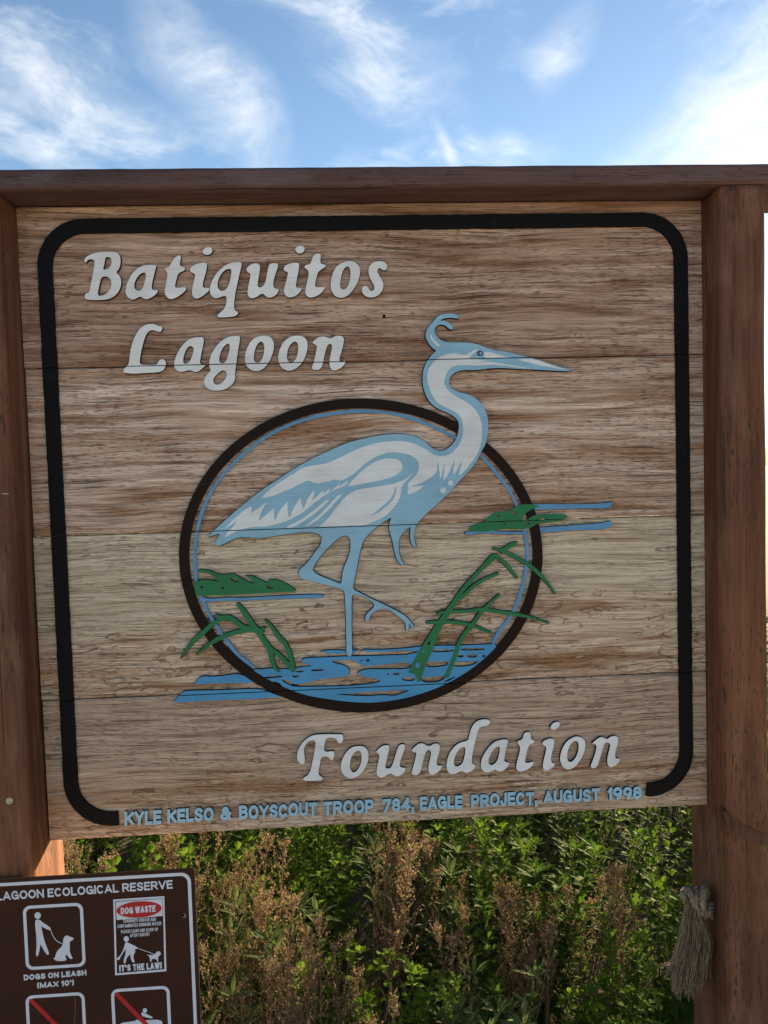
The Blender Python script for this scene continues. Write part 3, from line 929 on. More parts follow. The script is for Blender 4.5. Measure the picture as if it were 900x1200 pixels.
# the pale blue inscription: word by word, boxes read off the photograph
WORDS = [('KYLE', 147, 190), ('KELSO', 197, 251), ('&', 258.5, 271.5), ('BOYSCOUT', 280.5, 372), ('TROOP', 379, 438), ('784,', 448, 485),
         ('EAGLE', 491.5, 541.5), ('PROJECT,', 551.5, 629), ('AUGUST', 636, 702), ('1998', 711, 751)]


def line_y(x, x0, y0, x1, y1):
    return y0 + (y1 - y0) * (x - x0) / (x1 - x0)


for wd_, xa, xb in WORDS:
    run, W = text_run(wd_, 1.0, 0.255, 0.06, 0.90)
    b0, b1 = line_y(xa, 147, 966.3, 751, 934.8), line_y(xb, 147, 966.3, 751, 934.8)
    tp = line_y(xa, 147, 949.6, 751, 919.9)
    p00, p10, p01 = P([(xa, b0), (xb, b1), (xa, tp)])
    rgl = random.Random(len(wd_) * 7 + int(xa))
    for ch, q in run:
        q = place(q, W, p00, p10, p01)
        dz = rgl.gauss(0, .0004)
        raised('letter', [[(a, b + dz) for a, b in r] for r in q], M['letter_blue'], -0.0054, joints=False, edge_shade=.0003, edges=True)

# ---- heron
R1, R2, R3, R4, R5, R6, R7, R8 = (480, 360), (560, 380), (480, 440), (240, 540), (340, 500), (420, 500), (480, 520), (340, 560)
S1, S2, S3 = (420, 580), (330, 600), (380, 680)


def cat(*segs):
    out = []
    for (o, pts) in segs:
        out += Zm(o[0], o[1], 7.5, pts)
    return out


HERON = cat((R2, [(825,408),(770,418),(660,413),(500,402),(350,398),(220,388),(110,390),(20,402)]),
            (R1, [(560,558),(480,555),(420,565),(375,590),(345,630),(340,680),(360,715)]),
            (R3, [(375,125),(430,152),(500,165),(550,188),(590,215),(640,275),(672,335),(685,400),(685,480),(675,560),(655,620),(625,665)]),
            (R7, [(590,150),(540,215),(480,280),(420,340),(350,430),(280,490),(220,550),(150,605),(100,660),(65,695)]),
            (S1, [(505,270),(490,320),(488,380),(495,425),(515,455),(490,462),(465,435),(450,380),(452,320),(455,280),(440,285),(405,315),(375,345),(358,380),(350,440),(355,500),(370,560),(405,605),(385,618),(350,590),(325,540),(308,460),(295,390),(275,330),(265,280),(272,235),(290,195),(250,215),(200,250),(150,285),(100,330),(55,380),(30,430),(10,510)]),
            (S2, [(670,430),(655,520),(635,600),(625,670)]),
            (S3, [(280,88),(350,125),(430,165),(500,195),(570,230),(640,265),(700,300),(745,340),(775,380),(790,415),(775,420),(755,395),(745,370),(740,410),(735,440),(722,445),(712,415),(712,370),(690,345),(640,305),(580,260),(525,245),(475,250),(430,275),(400,305),(392,350),(375,362),(358,345),(360,310),(385,275),(425,240),(440,215),(425,185),(380,155),(310,125),(245,115),(240,180),(240,300),(240,450),(243,570),(245,660),(195,660),(195,560),(192,450),(190,300),(183,180),(178,95)]),
            (S2, [(530,675),(450,650),(350,628),(260,600),(180,585),(152,555),(150,520),(165,495),(210,460),(260,400),(300,340),(345,285),(355,230),(340,195),(290,178),(220,172),(140,180),(60,192),(0,198)]),
            (R4, [(600,662),(520,675),(440,675),(370,668),(300,670),(250,690),(190,720),(130,745),(98,740),(95,710),(120,670),(140,640),(110,640),(75,655),(42,665),(50,645),(90,605),(150,550),(230,480),(320,400),(420,320),(520,245),(620,180),(720,115),(820,50)]),
            (R5, [(150,305),(190,285),(280,240),(370,200),(470,155),(560,125),(680,100),(780,78)]),
            (R6, [(300,65),(340,65),(430,70),(510,90),(580,130),(630,180),(680,210),(735,215),(780,195),(830,150),(855,105)]),
            (R3, [(420,510),(430,455),(425,410),(400,375),(350,340),(290,315),(235,290),(185,250),(150,205),(125,140),(112,80)]),
            (R1, [(110,600),(125,530),(150,475),(185,430),(235,385),(200,370),(160,320),(135,270),(140,220),(160,180),(195,145),(215,115),(250,80),(300,65),(380,63),(415,75),(432,95),(420,108),(380,100),(320,100),(280,112),(262,125),(310,125),(350,150),(378,185),(370,205),(345,200),(315,170),(275,157),(240,165),(215,195),(215,230),(240,275),(290,308),(360,315),(450,315),(530,318),(600,335),(680,365),(760,390)]),
            (R2, [(200,240),(300,262),(420,290),(520,315),(620,350),(720,380)]))
LEGHOLE = cat((S2, [(565,203),(590,215),(605,250),(605,320),(585,400),(550,475),(532,540),(528,630),(480,612),(400,580),(320,548),(280,515),(275,490),(310,430),(370,350),(430,290),(490,235),(530,210)]))
heron = raised('heron', [SP(HERON)], M['pale_blue'], -0.0072, [SP(LEGHOLE)], edge_shade=.0014)
heron['label'] = 'raised pale blue and white heron standing on one leg'

NECK = cat((R1, [(150,600),(160,560),(185,510),(230,465),(270,435),(340,412),(420,412),(475,430),(520,405),(570,378),(600,370),(560,410),(515,452),(600,465),(700,472)]),
           (R2, [(0,330),(100,335),(200,350),(320,372),(480,395),(380,392),(250,370),(120,360),(60,365)]),
           (R1, [(700,510),(620,520),(540,515),(450,512),(390,520),(340,550),(310,600),(300,660)]),
           (R3, [(300,70),(320,120),(370,170),(430,200),(500,240),(560,290),(605,350),(628,420),(632,500),(625,590),(605,660),(565,730)]),
           (R7, [(540,160),(500,215),(440,275),(425,280),(440,220),(455,155),(430,190),(400,250),(378,275),(380,220),(393,140),(370,190),(345,250),(300,320),(290,300),(300,230),(302,165),(288,220),(275,300),(262,305),(258,240),(240,150),(238,220)]),
           (R6, [(685,395),(640,440),(560,490),(470,522),(432,548),(430,500),(470,455),(510,420),(530,360),(525,310),(490,270),(430,240),(320,222),(230,232),(130,275),(50,330)]),
           (R5, [(640,340),(570,405),(500,455),(460,470),(430,475),(390,460),(340,485),(305,482),(250,500),(200,490),(155,468),(100,500),(0,548)]),
           (R4, [(680,275),(580,315),(500,328),(530,290),(620,215),(720,150),(820,90)]),
           (R5, [(0,440),(80,375),(190,340),(290,330),(380,300),(480,250),(580,200),(680,165),(780,140)]),
           (R6, [(290,128),(420,130),(500,155),(590,200),(640,240),(700,260),(750,260),(810,240)]),
           (R3, [(390,660),(430,610),(460,540),(465,450),(455,390),(430,350),(380,315),(300,280),(240,240),(200,190),(170,120),(150,50)]))
WHITES = [
    ([NECK], []),
    ([cat((R2, [(340,312),(440,308),(530,325),(640,365),(780,406),(700,398),(560,370),(440,345)]))], []),
    ([cat((R2, [(45,250),(90,248),(200,280),(290,300),(180,306),(75,310),(50,290)]))], []),
    ([cat((R5, [(505,515),(540,480),(600,415),(680,350),(750,305),(830,280)]), (R6, [(280,278),(350,290),(385,330),(385,370),(355,410),(290,445),(200,470),(100,490),(0,510)]), (R5, [(540,520)]))], []),
    ([cat((R4, [(170,598),(260,510),(340,440),(410,395),(420,410),(405,460),(440,440),(500,395),(555,360),(525,400),(495,460),(475,530),(500,510),(560,455),(615,415),(608,460),(620,530),(640,470),(680,410),(735,355),(728,410),(735,470),(748,495),(765,450),(800,385),(840,320),(850,370),(870,425)]),
          (R5, [(135,680),(160,620),(215,555),(210,600),(195,650),(240,610),(295,555),(290,590),(350,540),(345,575),(390,540),(440,490),(430,530),(470,500),(515,465),(490,515),(440,535),(380,560),(320,590),(250,640),(190,690)]),
          (R4, [(880,440),(820,480),(740,520),(640,555),(540,575),(430,578),(370,590),(300,610),(230,640),(180,675),(200,630),(235,600),(290,525),(220,575)]))], []),
    ([cat((R8, [(345,185),(300,205),(220,275),(130,345),(40,395),(0,410)]), (R4, [(715,585),(760,585)]), (R8, [(30,428),(80,405),(180,340),(270,270),(325,215)]))], []),
    ([cat((R8, [(450,140),(430,145),(360,215),(280,305),(190,380),(130,418),(165,418),(240,370),(330,290),(400,210),(440,165)]))], []),
    ([cat((R8, [(255,426),(320,370),(400,270),(470,180),(530,130),(600,98),(740,80)]), (R6, [(300,505),(340,490),(420,455),(480,405),(455,440),(400,490),(375,530),(372,590),(355,640),(320,700)]),
          (S1, [(280,140),(230,190),(150,225),(60,260)]), (R8, [(630,415),(500,418),(380,424)]))],
     [cat((R6, [(325,520),(332,545),(318,610),(285,665),(220,720),(150,765),(105,785),(170,730),(250,665),(300,605),(315,560)]))]),
    ([cat((R6, [(465,526),(570,518),(540,550),(480,580),(430,597),(428,565),(440,545)]))], []),
    ([cat((R1, [(180,240),(200,280),(230,310),(265,345),(240,352),(205,320),(180,280)]))], []),
]
for o, h in WHITES:
    raised('white_marking', [SP(p, 2, 75) for p in o], M['heron_white'], -0.0077, [SP(p, 2, 75) for p in h], parent=heron)
for cx, cy, r in ((740, 558, 25), (805, 495, 23)):
    raised('white_marking', [P(cat((R6, ell(cx, cy, r, r))))], M['heron_white'], -0.0077, parent=heron)
raised('eye', [P(cat((R1, ell(612, 412, 27, 25))))], M['eye'], -0.0078, parent=heron)
raised('eye_glint', [P(cat((R1, ell(617, 412, 9, 13, 12, .5))))], M['pale_blue'], -0.0080, parent=heron)

# ---- plants and water on the sign
def reeds(name, strokes, mat, yf, extra=(), holes=()):
    quads = []
    for (o, s, pts, w0, w1, w2) in strokes:
        c = catmull(Zm(o[0], o[1], s, pts), 5)
        ws = [1.2 * v / s / 901 * 1.405 for v in taper(len(c), w0, w1, w2)]
        quads += stroke(P(c), ws)
    return raised(name, quads + [SP(p) for p in extra], mat, yf, [SP(h) for h in holes], edge_shade=.0008, edges=True)


A5, A6, A7, A72 = (480, 620), (460, 730), (200, 650), (270, 650)
C6, B6 = (460, 730), (330, 740)
AL = (200, 740)


def c6(o, pts):
    return Zm(o[0], o[1], 6, pts)


MAINLEAF = Zm(480, 620, 5, [(470,150),(500,140),(515,160),(470,200),(420,245),(360,310),(310,370),(285,410),(250,470),(210,530),(175,590),(150,660),(125,720)]) + \
    c6(C6, [(252,240),(225,300),(205,360),(190,410),(170,408),(165,352),(108,347),(115,325),(150,260),(185,195),(215,140),(255,80)]) + \
    Zm(480, 620, 5, [(150,554),(190,500),(240,430),(290,355),(350,285),(420,215)])
reeds('reed_clump', [(A5, 5, [(280,418),(320,380),(380,325),(450,285),(520,258)], 14, 17, 12),
                     (A5, 5, [(155,492),(230,480),(330,478),(430,468),(520,482),(620,496),(710,516),(812,548)], 12, 18, 8),
                     (A5, 5, [(95,545),(200,540),(300,548),(380,568),(475,608)], 14, 17, 12),
                     (A5, 5, [(525,380),(470,430),(420,480),(370,550),(320,610),(285,670),(262,742),(235,808),(212,862)], 12, 20, 20),
                     (A5, 5, [(628,75),(585,95),(530,132)], 8, 20, 26),
                     (A5, 5, [(487,112),(550,130),(620,165),(690,205),(760,265),(810,320),(850,378)], 12, 18, 8),
                     (A5, 5, [(500,150),(540,185),(580,225),(628,285)], 16, 17, 12)], M['green'], -0.0067,
      [MAINLEAF], [c6(C6, ell(175, 293, 20, 22, 12)), c6(C6, ell(215, 197, 11, 11, 10)), c6(C6, ell(252, 137, 9, 14, 10))])
reeds('reed_clump', [(A7, 7.5, [(93,905),(140,835),(210,745),(290,680),(370,608),(440,568),(550,548)], 8, 32, 20),
                     (A7, 7.5, [(230,875),(320,800),(420,735),(520,695),(620,668),(720,652),(800,690)], 8, 32, 36),
                     (A7, 7.5, [(400,523),(440,548),(530,552),(590,598),(660,640),(745,645)], 22, 36, 40),
                     (A7, 7.5, [(590,425),(640,490),(700,575),(745,640),(805,695)], 24, 38, 50),
                     (A7, 7.5, [(826,635),(785,680),(808,728),(855,795),(880,850),(895,925),(925,995),(962,1022)], 18, 40, 10),
                     (A7, 7.5, [(870,812),(925,850),(990,912),(1050,975),(1085,1020)], 20, 32, 30),
                     (A7, 7.5, [(830,570),(875,610),(925,680),(965,735),(1000,765),(1037,840),(1062,915),(1078,1008)], 14, 32, 36)], M['green'], -0.0067)
MOUND = Zm(200, 650, 7.5, [(245,130),(280,122),(370,145),(440,170),(500,170),(550,160),(590,180),(640,210),(700,245),(740,245),(700,205),(660,180),(720,178),(780,210),(840,240),(858,235),(870,215)]) + \
    Zm(270, 650, 7.5, [(400,215),(450,230),(500,255),(545,285),(572,305),(570,322),(480,325),(300,335),(0,352)]) + \
    Zm(200, 650, 7.5, [(400,350),(290,358),(240,355),(215,325),(225,300),(215,270),(205,240),(250,225),(330,212),(420,235),(400,200),(340,160),(260,152)])
raised('grass_mound', [SP(MOUND)], M['green'], -0.0066, [SP(Zm(200, 650, 7.5, h)) for h in (
    [(530,200),(570,195),(605,235),(570,240),(535,215)], ell(280, 280, 13, 11, 10), ell(463, 288, 10, 13, 10), [(855,260),(885,265),(905,290),(870,295),(850,285)])], edge_shade=.0008)
ISL = Zm(540, 570, 4.737, [(35,235),(70,210),(130,195),(160,160),(200,140),(260,140),(310,105),(370,95),(430,110),(390,125),(350,150),(330,190),(355,195),(385,165),(430,155),(520,152),(580,155),(590,165),(560,190),(480,200),(420,205),(390,225),(350,235),(270,235),(200,238),(130,250),(60,250)])
raised('grass_mound', [SP(ISL)], M['green'], -0.0066, [P(Zm(540, 570, 4.737, h)) for h in (
    ell(205, 163, 10, 8, 10), ell(292, 150, 15, 10, 12, -.5), ell(235, 208, 8, 5, 8), ell(365, 206, 12, 7, 10, -.3), ell(450, 180, 20, 5, 12))])
for pts in (Zm(270, 650, 7.5, [(-270,375),(-230,370),(-190,385),(-100,380),(0,372),(100,376),(250,368),(400,360),(600,350),(800,345),(825,360),(800,380),(600,382),(400,388),(200,398),(80,402),(-60,400),(-190,410),(-270,402)]),
            Zm(540, 570, 4.737, [(345,118),(370,97),(500,97),(650,98),(780,95),(842,85),(835,100),(815,122),(700,122),(560,125),(450,130),(400,128)]),
            Zm(540, 570, 4.737, [(400,228),(530,222),(650,212),(760,205),(830,190),(835,205),(815,235),(740,238),(600,245),(400,259)]),
            Zm(540, 570, 4.737, [(20,255),(40,248),(100,248),(180,240),(190,248),(280,252),(370,250),(370,262),(280,265),(180,262),(100,260),(50,270),(25,268)]),
            c6(AL, [(170,365),(205,318),(240,308),(300,315),(420,300),(490,293),(560,330),(600,352),(560,356),(450,358),(330,358),(210,368)]),
            c6(AL, [(25,492),(75,430),(110,412),(250,410),(420,405),(540,400),(640,398),(740,440),(790,455),(700,458),(600,470),(420,475),(280,480),(150,490)]),
            c6(B6, [(275,137),(310,128),(455,127),(455,151),(320,153)]), c6(B6, [(492,132),(530,122),(528,145),(492,150)])):
    raised('water_streak', [SP(pts, 1)], M['water'] if pts[0][1] > 705 else M['line_blue'], -0.0050, edge_shade=.0010)
POOL = c6(AL, [(585,260),(650,263),(700,253),(760,262),(880,258)]) + c6(B6, [(110,250),(215,238),(150,215),(140,195),(165,182),(300,178),(450,170),(620,168),(760,163),(880,160)]) + \
    c6(C6, [(105,217),(165,205),(180,195),(120,191),(0,194)]) + c6(B6, [(700,141),(565,139),(565,122),(680,125),(780,120),(880,113)]) + \
    c6(C6, [(190,162),(280,158),(330,155),(450,157),(560,150),(640,148),(700,142),(728,150),(715,200),(650,255),(570,325),(440,402),(300,462),(150,508),(0,545)]) + \
    c6(B6, [(700,492),(600,496),(480,490),(380,478),(290,464),(200,450),(100,420),(40,405),(0,375)]) + c6(AL, [(700,345),(640,318),(590,285)])
PHOLES = [c6(B6, [(352,202),(430,196),(505,195),(548,230),(585,238),(700,230),(800,220),(860,212)]) + c6(C6, [(100,275),(132,290),(120,315),(60,322),(0,318)]) +
          c6(B6, [(740,262),(640,258),(570,265),(530,285),(545,303),(620,320),(692,335),(690,352),(590,368),(480,378),(360,382),(200,384),(90,384),(60,375),(110,365),(190,355),(240,335),(340,322),(430,315),(480,300),(478,260),(440,232),(370,218)]),
          c6(B6, [(205,265),(250,255),(300,262),(290,272),(215,275)]), c6(B6, [(75,305),(100,298),(125,308),(105,320),(80,318)]), c6(B6, [(100,275),(120,268),(155,268),(155,280),(115,285)]),
          c6(AL, [(720,350),(750,345),(780,370),(790,385),(760,380)]), c6(AL, [(782,335),(815,332),(850,350),(895,375),(850,378),(800,355)]),
          c6(AL, [(650,318),(700,308),(780,302),(788,314),(730,322),(660,326)]),
          c6(B6, [(370,435),(480,432),(600,420),(760,412),(880,405),(895,412),(840,432),(790,450),(720,440),(600,450),(480,445)]),
          c6(C6, [(60,388),(100,372),(150,378),(158,395),(130,405),(80,402)]), c6(C6, [(190,390),(250,375),(330,370),(375,372),(345,402),(300,414),(220,415)]),
          c6(C6, [(230,290),(240,268),(310,265),(385,265),(390,285),(370,300),(250,310)]), c6(C6, [(425,290),(440,268),(520,265),(600,265),(570,290),(520,300),(440,305)]),
          c6(C6, [(270,190),(300,180),(420,180),(430,190),(400,200),(290,202)]), c6(C6, [(475,182),(500,172),(640,172),(650,182),(600,188),(490,190)]),
          c6(C6, ell(475, 228, 22, 10, 14)), c6(C6, ell(555, 227, 36, 13, 16)), c6(C6, ell(638, 228, 12, 8, 10)),
          c6(C6, [(352,410),(420,374),(446,371),(385,408)]), c6(B6, ell(805, 292, 25, 9, 12)), c6(B6, ell(606, 198, 12, 10, 10)), c6(B6, ell(562, 200, 8, 5, 8)), c6(B6, ell(745, 294, 7, 6, 8))]
raised('pool', [SP(POOL)], M['water'], -0.0052, [SP(h) for h in PHOLES], edge_shade=.0010)

# nail heads and small knots
def disc(name, x, y, Y, r, mat, parent, h=.002, n=10):
    c = at(x, y, Y); return relief(name, [[(c[0] + r * math.cos(2 * math.pi * i / n), c[2] + r * math.sin(2 * math.pi * i / n)) for i in range(n)]], mat, parent, Y - h, Y + .004)


disc('nail_head', 11.5, 938, PF, .0060, M['nail'], sign)
disc('nail_hole', 450, 370.5, 0, .0030, M['dark'], sign, .0004)
for x, y, r in ((517.5, 321, .0015), (512, 287.5, .0012), (497, 370, .0012), (674, 392.5, .0012), (681, 392.5, .0012), (571, 427, .001), (420.5, 527, .001)):
    disc('nail_hole', x, y, 0, r, M['dark'], sign, .0003)
p0, p1 = at(2.8, 578.5, PF), at(9.6, 578.7, PF)
V, Fc = tube([p0 + np.array([0, .004, 0]), p0 + np.array([0, -.0008, 0]), p1 + np.array([0, -.0008, 0]), p1 + np.array([0, .004, 0])], .0011, 6)
link('staple', mesh('staple', V, Fc, True), plain('staple_wire', (.5, .42, .36), .5, .5, .1, 60, .3), sign)

# ---------------------------------------------------------------- the brown notice sign in front of the left post
NY = -0.0785                                  # front face of its metal panel
M['panel'] = plain('brown_enamel', (.042, .0135, .0085), 0.45, 0.2, 0.18, 9)
M['edge'] = plain('panel_edge_metal', (.35, .25, .16), 0.4, 0.5, 0.1, 60, 0.7)
M['print'] = plain('white_print', (.66, .70, .78), 0.45, 0.4, 0.06, 25)
M['red'] = plain('red_print', (.44, .016, .018), 0.45, 0.4, 0.12, 30)
notice = tag(empty('notice_sign', (-0.11, NY, 0.0)),
             'brown metal notice sign with white dog pictograms fixed in front of the left post', 'sign')


def N(ox, oy, pts, s=900 / 130):
    return P(Zm(ox, oy, s, pts), NY)


def flat(name, polys, mat, lift, holes=(), parent=None):
    return relief(name, polys, mat, parent or notice, NY - lift, NY + .0004, holes)


NR = P([(230.5, 1100)], NY)[0][0] + .0010       # right edge
NT_ = P([(150, 1021.8)], NY)[0][1]
NL, NB = NR - 0.610, NT_ - 0.457
pan = rounded_rect(NL, NR, NB, NT_, .006)
flat('panel', [pan], M['panel'], 0.0)
# the sheet itself, 3 mm thick
v, f = region([rounded_rect(NL + .0002, NR - .0002, NB + .0002, NT_ - .0002, .006)])
V = [(p[0], NY + .0035, p[1]) for p in v]
link('panel_back', mesh('panel_back', V, [tuple(int(i) for i in t)[::-1] for t in f]), M['edge'], notice)
flat('panel_rim', [rounded_rect(NL - .0006, NR + .0006, NB - .0006, NT_ + .0006, .0065)], M['edge'], -0.0008, [rounded_rect(NL + .0015, NR - .0015, NB + .0015, NT_ - .0015, .006)])
bi, bw = 0.0065, 0.0072
flat('border_line', [rounded_rect(NL + bi, NR - bi, NB + bi, NT_ - bi, .017, 8)], M['print'], .0004,
     [rounded_rect(NL + bi + bw * .78, NR - bi - bw * .78, NB + bi + bw * .78, NT_ - bi - bw * .78, .012, 8)])


def label_line(name, s, p00, p10, p01, t, wf=1.0, space=.12, gap=.42, lift=.0004, mat=None, parent=None):
    run, W = text_run(s, 1.0, t, space, wf, gap)
    q = [r for _, g in run for r in place(g, W, p00, p10, p01)]
    return flat(name, q, mat or M['print'], lift, parent=parent)


# heading, only what the photograph shows of it
a, b, c = N(0, 1015, [(-28, 280), (0, 0), (-32, 213)])
hx0 = N(0, 1015, [(-28, 281)])[0]; hx1 = N(120, 1015, [(572, 181)])[0]; hx2 = N(0, 1015, [(-32, 211)])[0]
label_line('heading', 'LAGOON ECOLOGICAL RESERVE', hx0, hx1, hx2, .20, .92, .10, .36)


def frame(ox, oy, corners, wd, r):
    """rounded frame from four corner pixels (outer): tl, tr, br, bl"""
    q = N(ox, oy, corners)
    x0 = (q[0][0] + q[3][0]) / 2; x1 = (q[1][0] + q[2][0]) / 2
    z1 = (q[0][1] + q[1][1]) / 2; z0 = (q[2][1] + q[3][1]) / 2
    flat('pictogram_frame', [rounded_rect(x0, x1, z0, z1, r, 7)], M['print'], .0004, [rounded_rect(x0 + wd, x1 - wd, z0 + wd, z1 - wd, r * .66, 7)])
    return x0, x1, z0, z1


frame(0, 1015, [(193, 325), (680, 292), (688, 810), (203, 848)], .0052, .0125)
# person with a dog on a lead
n1_ = (0, 1015); n2_ = (120, 1015); n3_ = (0, 1105); n4_ = (120, 1105)


def shape(name, polys, lift=.0004, mat=None, it=2, parent=None, corner=60):
    return flat(name, [P(smooth_closed(p, it, corner), NY) for p in polys], mat or M['print'], lift, parent=parent)


K7 = 900 / 130
pers = [Zm(0, 1015, K7, ell(306, 400, 26, 27, 18)),
        Zm(0, 1015, K7, [(286,440),(300,430),(322,435),(350,458),(412,498),(410,520),(390,515),(335,488),(345,540),(362,610),(380,655),(402,715),(380,722),(328,632),(322,680),(308,733),(290,728),(298,650),(296,560),(286,490)])]
pg = shape('pictogram', pers)
dog = Zm(0, 1015, K7, [(525,568),(545,560),(562,570),(595,580),(598,595),(570,608),(565,625),(568,665),(565,690),(580,730),(592,748),(575,755),(555,735),(540,715),(528,730),(545,760),(520,768),(470,770),(448,762),(432,745),(446,745),(452,715),(470,680),(500,655),(512,630),(512,600)])
shape('pictogram', [dog])
lead = catmull(Zm(0, 1015, K7, [(410, 512), (430, 565), (455, 600), (480, 618), (512, 632)]), 4)
flat('pictogram', stroke(P(lead, NY), .0010), M['print'], .0004)
p = N(0, 1105, [(194, 303), (702, 262), (192, 258), (303, 368), (600, 343), (302, 322)])
label_line('caption', 'DOGS ON LEASH', p[0], p[1], p[2], .26, .95, .14, .40)
label_line('caption', "(MAX 10')", p[3], p[4], p[5], .24, .95, .14, .40)


# dog waste plate
def quadpoly(ox, oy, pts):
    return N(ox, oy, pts)


o_ = N(120, 1015, [(88, 270), (502, 243)]); o2_ = N(120, 1105, [(520, 228), (104, 262)])
i_ = N(120, 1015, [(104, 285), (490, 259)]); i2_ = N(120, 1105, [(504, 213), (118, 245)])
flat('plate_frame', [[o_[0], o_[1], o2_[0], o2_[1]]], M['print'], .0004, [[i_[0], i_[1], i2_[0], i2_[1]]])
wbox = N(120, 1015, [(110, 290), (487, 264), (490, 403), (116, 436)])
el_ = N(120, 1015, ell(298, 350, 183, 66, 36, -0.072))
flat('plate_header', [wbox], M['print'], .0004)
flat('red_oval', [el_], M['red'], .0007)
p = N(120, 1015, [(150, 390), (432, 367), (150, 336)])
label_line('plate_title', 'DOG WASTE', p[0], p[1], p[2], .24, .62, .08, .30, .0010)
for tx, q in (('TRANSMITS DISEASE AND', [(168, 459), (435, 443), (168, 432)]), ('CONTAMINATES DRINKING WATER', [(122, 502), (478, 477), (122, 474)]),
              ('PLEASE LEASH AND SCOOP UP', [(152, 545), (452, 524), (152, 518)]), ('AFTER YOUR PET', [(224, 577), (384, 564), (224, 550)])):
    p = N(120, 1015, q); label_line('plate_text', tx, p[0], p[1], p[2], .17, .62, .10, .30)
shape('pictogram', [Zm(120, 1015, K7, ell(194, 590, 21, 23, 16)),
                    Zm(120, 1105, K7, [(188,-12),(205,-5),(240,12),(290,38),(285,48),(262,45),(268,70),(255,95),(250,120),(265,155),(245,160),(230,125),(228,92),(215,100),(195,125),(188,165),(172,165),(176,125),(190,85),(188,45),(175,70),(155,100),(145,118),(140,135),(118,138),(118,122),(140,108),(160,75),(178,30)])])
shape('pictogram', [Zm(120, 1105, K7, [(365,92),(382,98),(405,98),(432,85),(440,70),(462,66),(475,80),(472,98),(455,105),(452,130),(455,150),(445,152),(440,130),(415,128),(400,130),(398,152),(386,152),(386,125),(380,108)])])
flat('pictogram', stroke(N(120, 1105, [(285, 42), (415, 88)]), .0009), M['print'], .0004)
p = N(120, 1105, [(138, 233), (482, 207), (136, 180)])
label_line('plate_text', "IT'S THE LAW!", p[0], p[1], p[2], .24, .62, .10, .30)
# lower pictograms, cut off by the picture
fr1 = frame(0, 1105, [(213, 428), (690, 396), (705, 900), (225, 945)], .0052, .0125)
fr2 = frame(120, 1105, [(75, 378), (548, 342), (562, 860), (88, 900)], .0052, .0125)
for (x0, x1, z0, z1) in (fr1, fr2):
    e = .0062
    flat('red_slash', [[(x0 + e, z1 - e - .004), (x0 + e, z1 - e), (x0 + e + .006, z1 - e), (x1 - e, z0 + e + .004), (x1 - e, z0 + e), (x1 - e - .006, z0 + e)]], M['red'], .0009)
shape('pictogram', [Zm(120, 1105, K7, ell(345, 547, 18, 19, 14)), Zm(120, 1105, K7, [(312,568),(330,560),(375,585),(410,600),(405,612),(365,605),(325,595)]),
                    Zm(120, 1105, K7, [(130,648),(270,634),(280,615),(292,632),(492,616),(480,690),(440,720),(190,740),(150,705)])])
flat('pictogram', stroke(N(0, 1105, [(610, 430), (612, 560), (604, 660), (600, 800)]), .0006), M['edge'], .0004)
for x, y in ((215.5, 1073), (-160, 1108)):
    cpt = at(x, y, NY); rr = .0036
    g_ = [(cpt[0] + rr * math.cos(2 * math.pi * i / 14), cpt[2] + rr * math.sin(2 * math.pi * i / 14)) for i in range(14)]
    flat('bolt_hole', [g_], M['edge'], .0003)
    flat('bolt_hole', [[(a - .0012, b + .0006) for a, b in [(cpt[0] + (q[0] - cpt[0]) * .7, cpt[2] + (q[1] - cpt[2]) * .7) for q in g_]]], M['dark'], .0005)
# standoff that carries the panel on the post
for dz in (-.05, -.30):
    z = NT_ + dz
    V, Fc = tube([(-.08, PF + .01, z), (-.08, NY + .0036, z)], .012, 12)
    link('spacer', mesh('spacer', V, Fc, True), M['nail'], notice)

# ---------------------------------------------------------------- rope end knotted through the right post
M['rope'] = None
def rope_mat():
    m, t, b = new_mat('old_hemp_rope')
    p = pos(t)
    n = t.noise(t.map(p, scale=(260, 260, 60)), 1.0, 3.0, .6); n2 = t.noise(p, 30, 3.0)
    col = t.ramp(n, [(.3, (.085, .058, .036)), (.7, (.36, .270, .180))])
    col = t.mix(.5, col, t.ramp(n2, [(.3, (.65, .65, .65)), (.7, (1.2, 1.2, 1.2))]), 'MULTIPLY')
    t.l.new(col, b.inputs['Base Color']); b.inputs['Roughness'].default_value = .9; b.inputs['Specular IOR Level'].default_value = .15
    bm = t('ShaderNodeBump', {'Height': n, 'Strength': .6, 'Distance': .001}); t.l.new(bm.outputs[0], b.inputs['Normal'])
    return m


M['rope'] = rope_mat()
RK = 8.575


def rp(x, y, Y):
    return at(770 + x / RK, 1030 + y / RK, Y)


rope = tag(empty('rope', tuple(rp(540, 300, 0.0))), 'frayed grey rope end knotted and hanging from a hole in the right post', 'rope')


def twisted(path, r, k=3, turns=9.0):
    """laid rope: k strands twisted round a path"""
    c = catmull(path, 8); out = []
    n = len(c)
    L = np.r_[0, np.cumsum([np.linalg.norm(c[i + 1] - c[i]) for i in range(n - 1)])]
    for s_ in range(k):
        pts = []
        for i in range(n):
            t = c[min(i + 1, n - 1)] - c[max(i - 1, 0)]; t = t / np.linalg.norm(t)
            u = np.cross(t, [.3, .9, .2]); u = u / np.linalg.norm(u); v = np.cross(t, u)
            a = L[i] * 2 * math.pi / .030 + 2 * math.pi * s_ / k
            pts.append(c[i] + (u * math.cos(a) + v * math.sin(a)) * r * .5)
        out.append(tube(pts, r * .60, 8))
    return join(out)


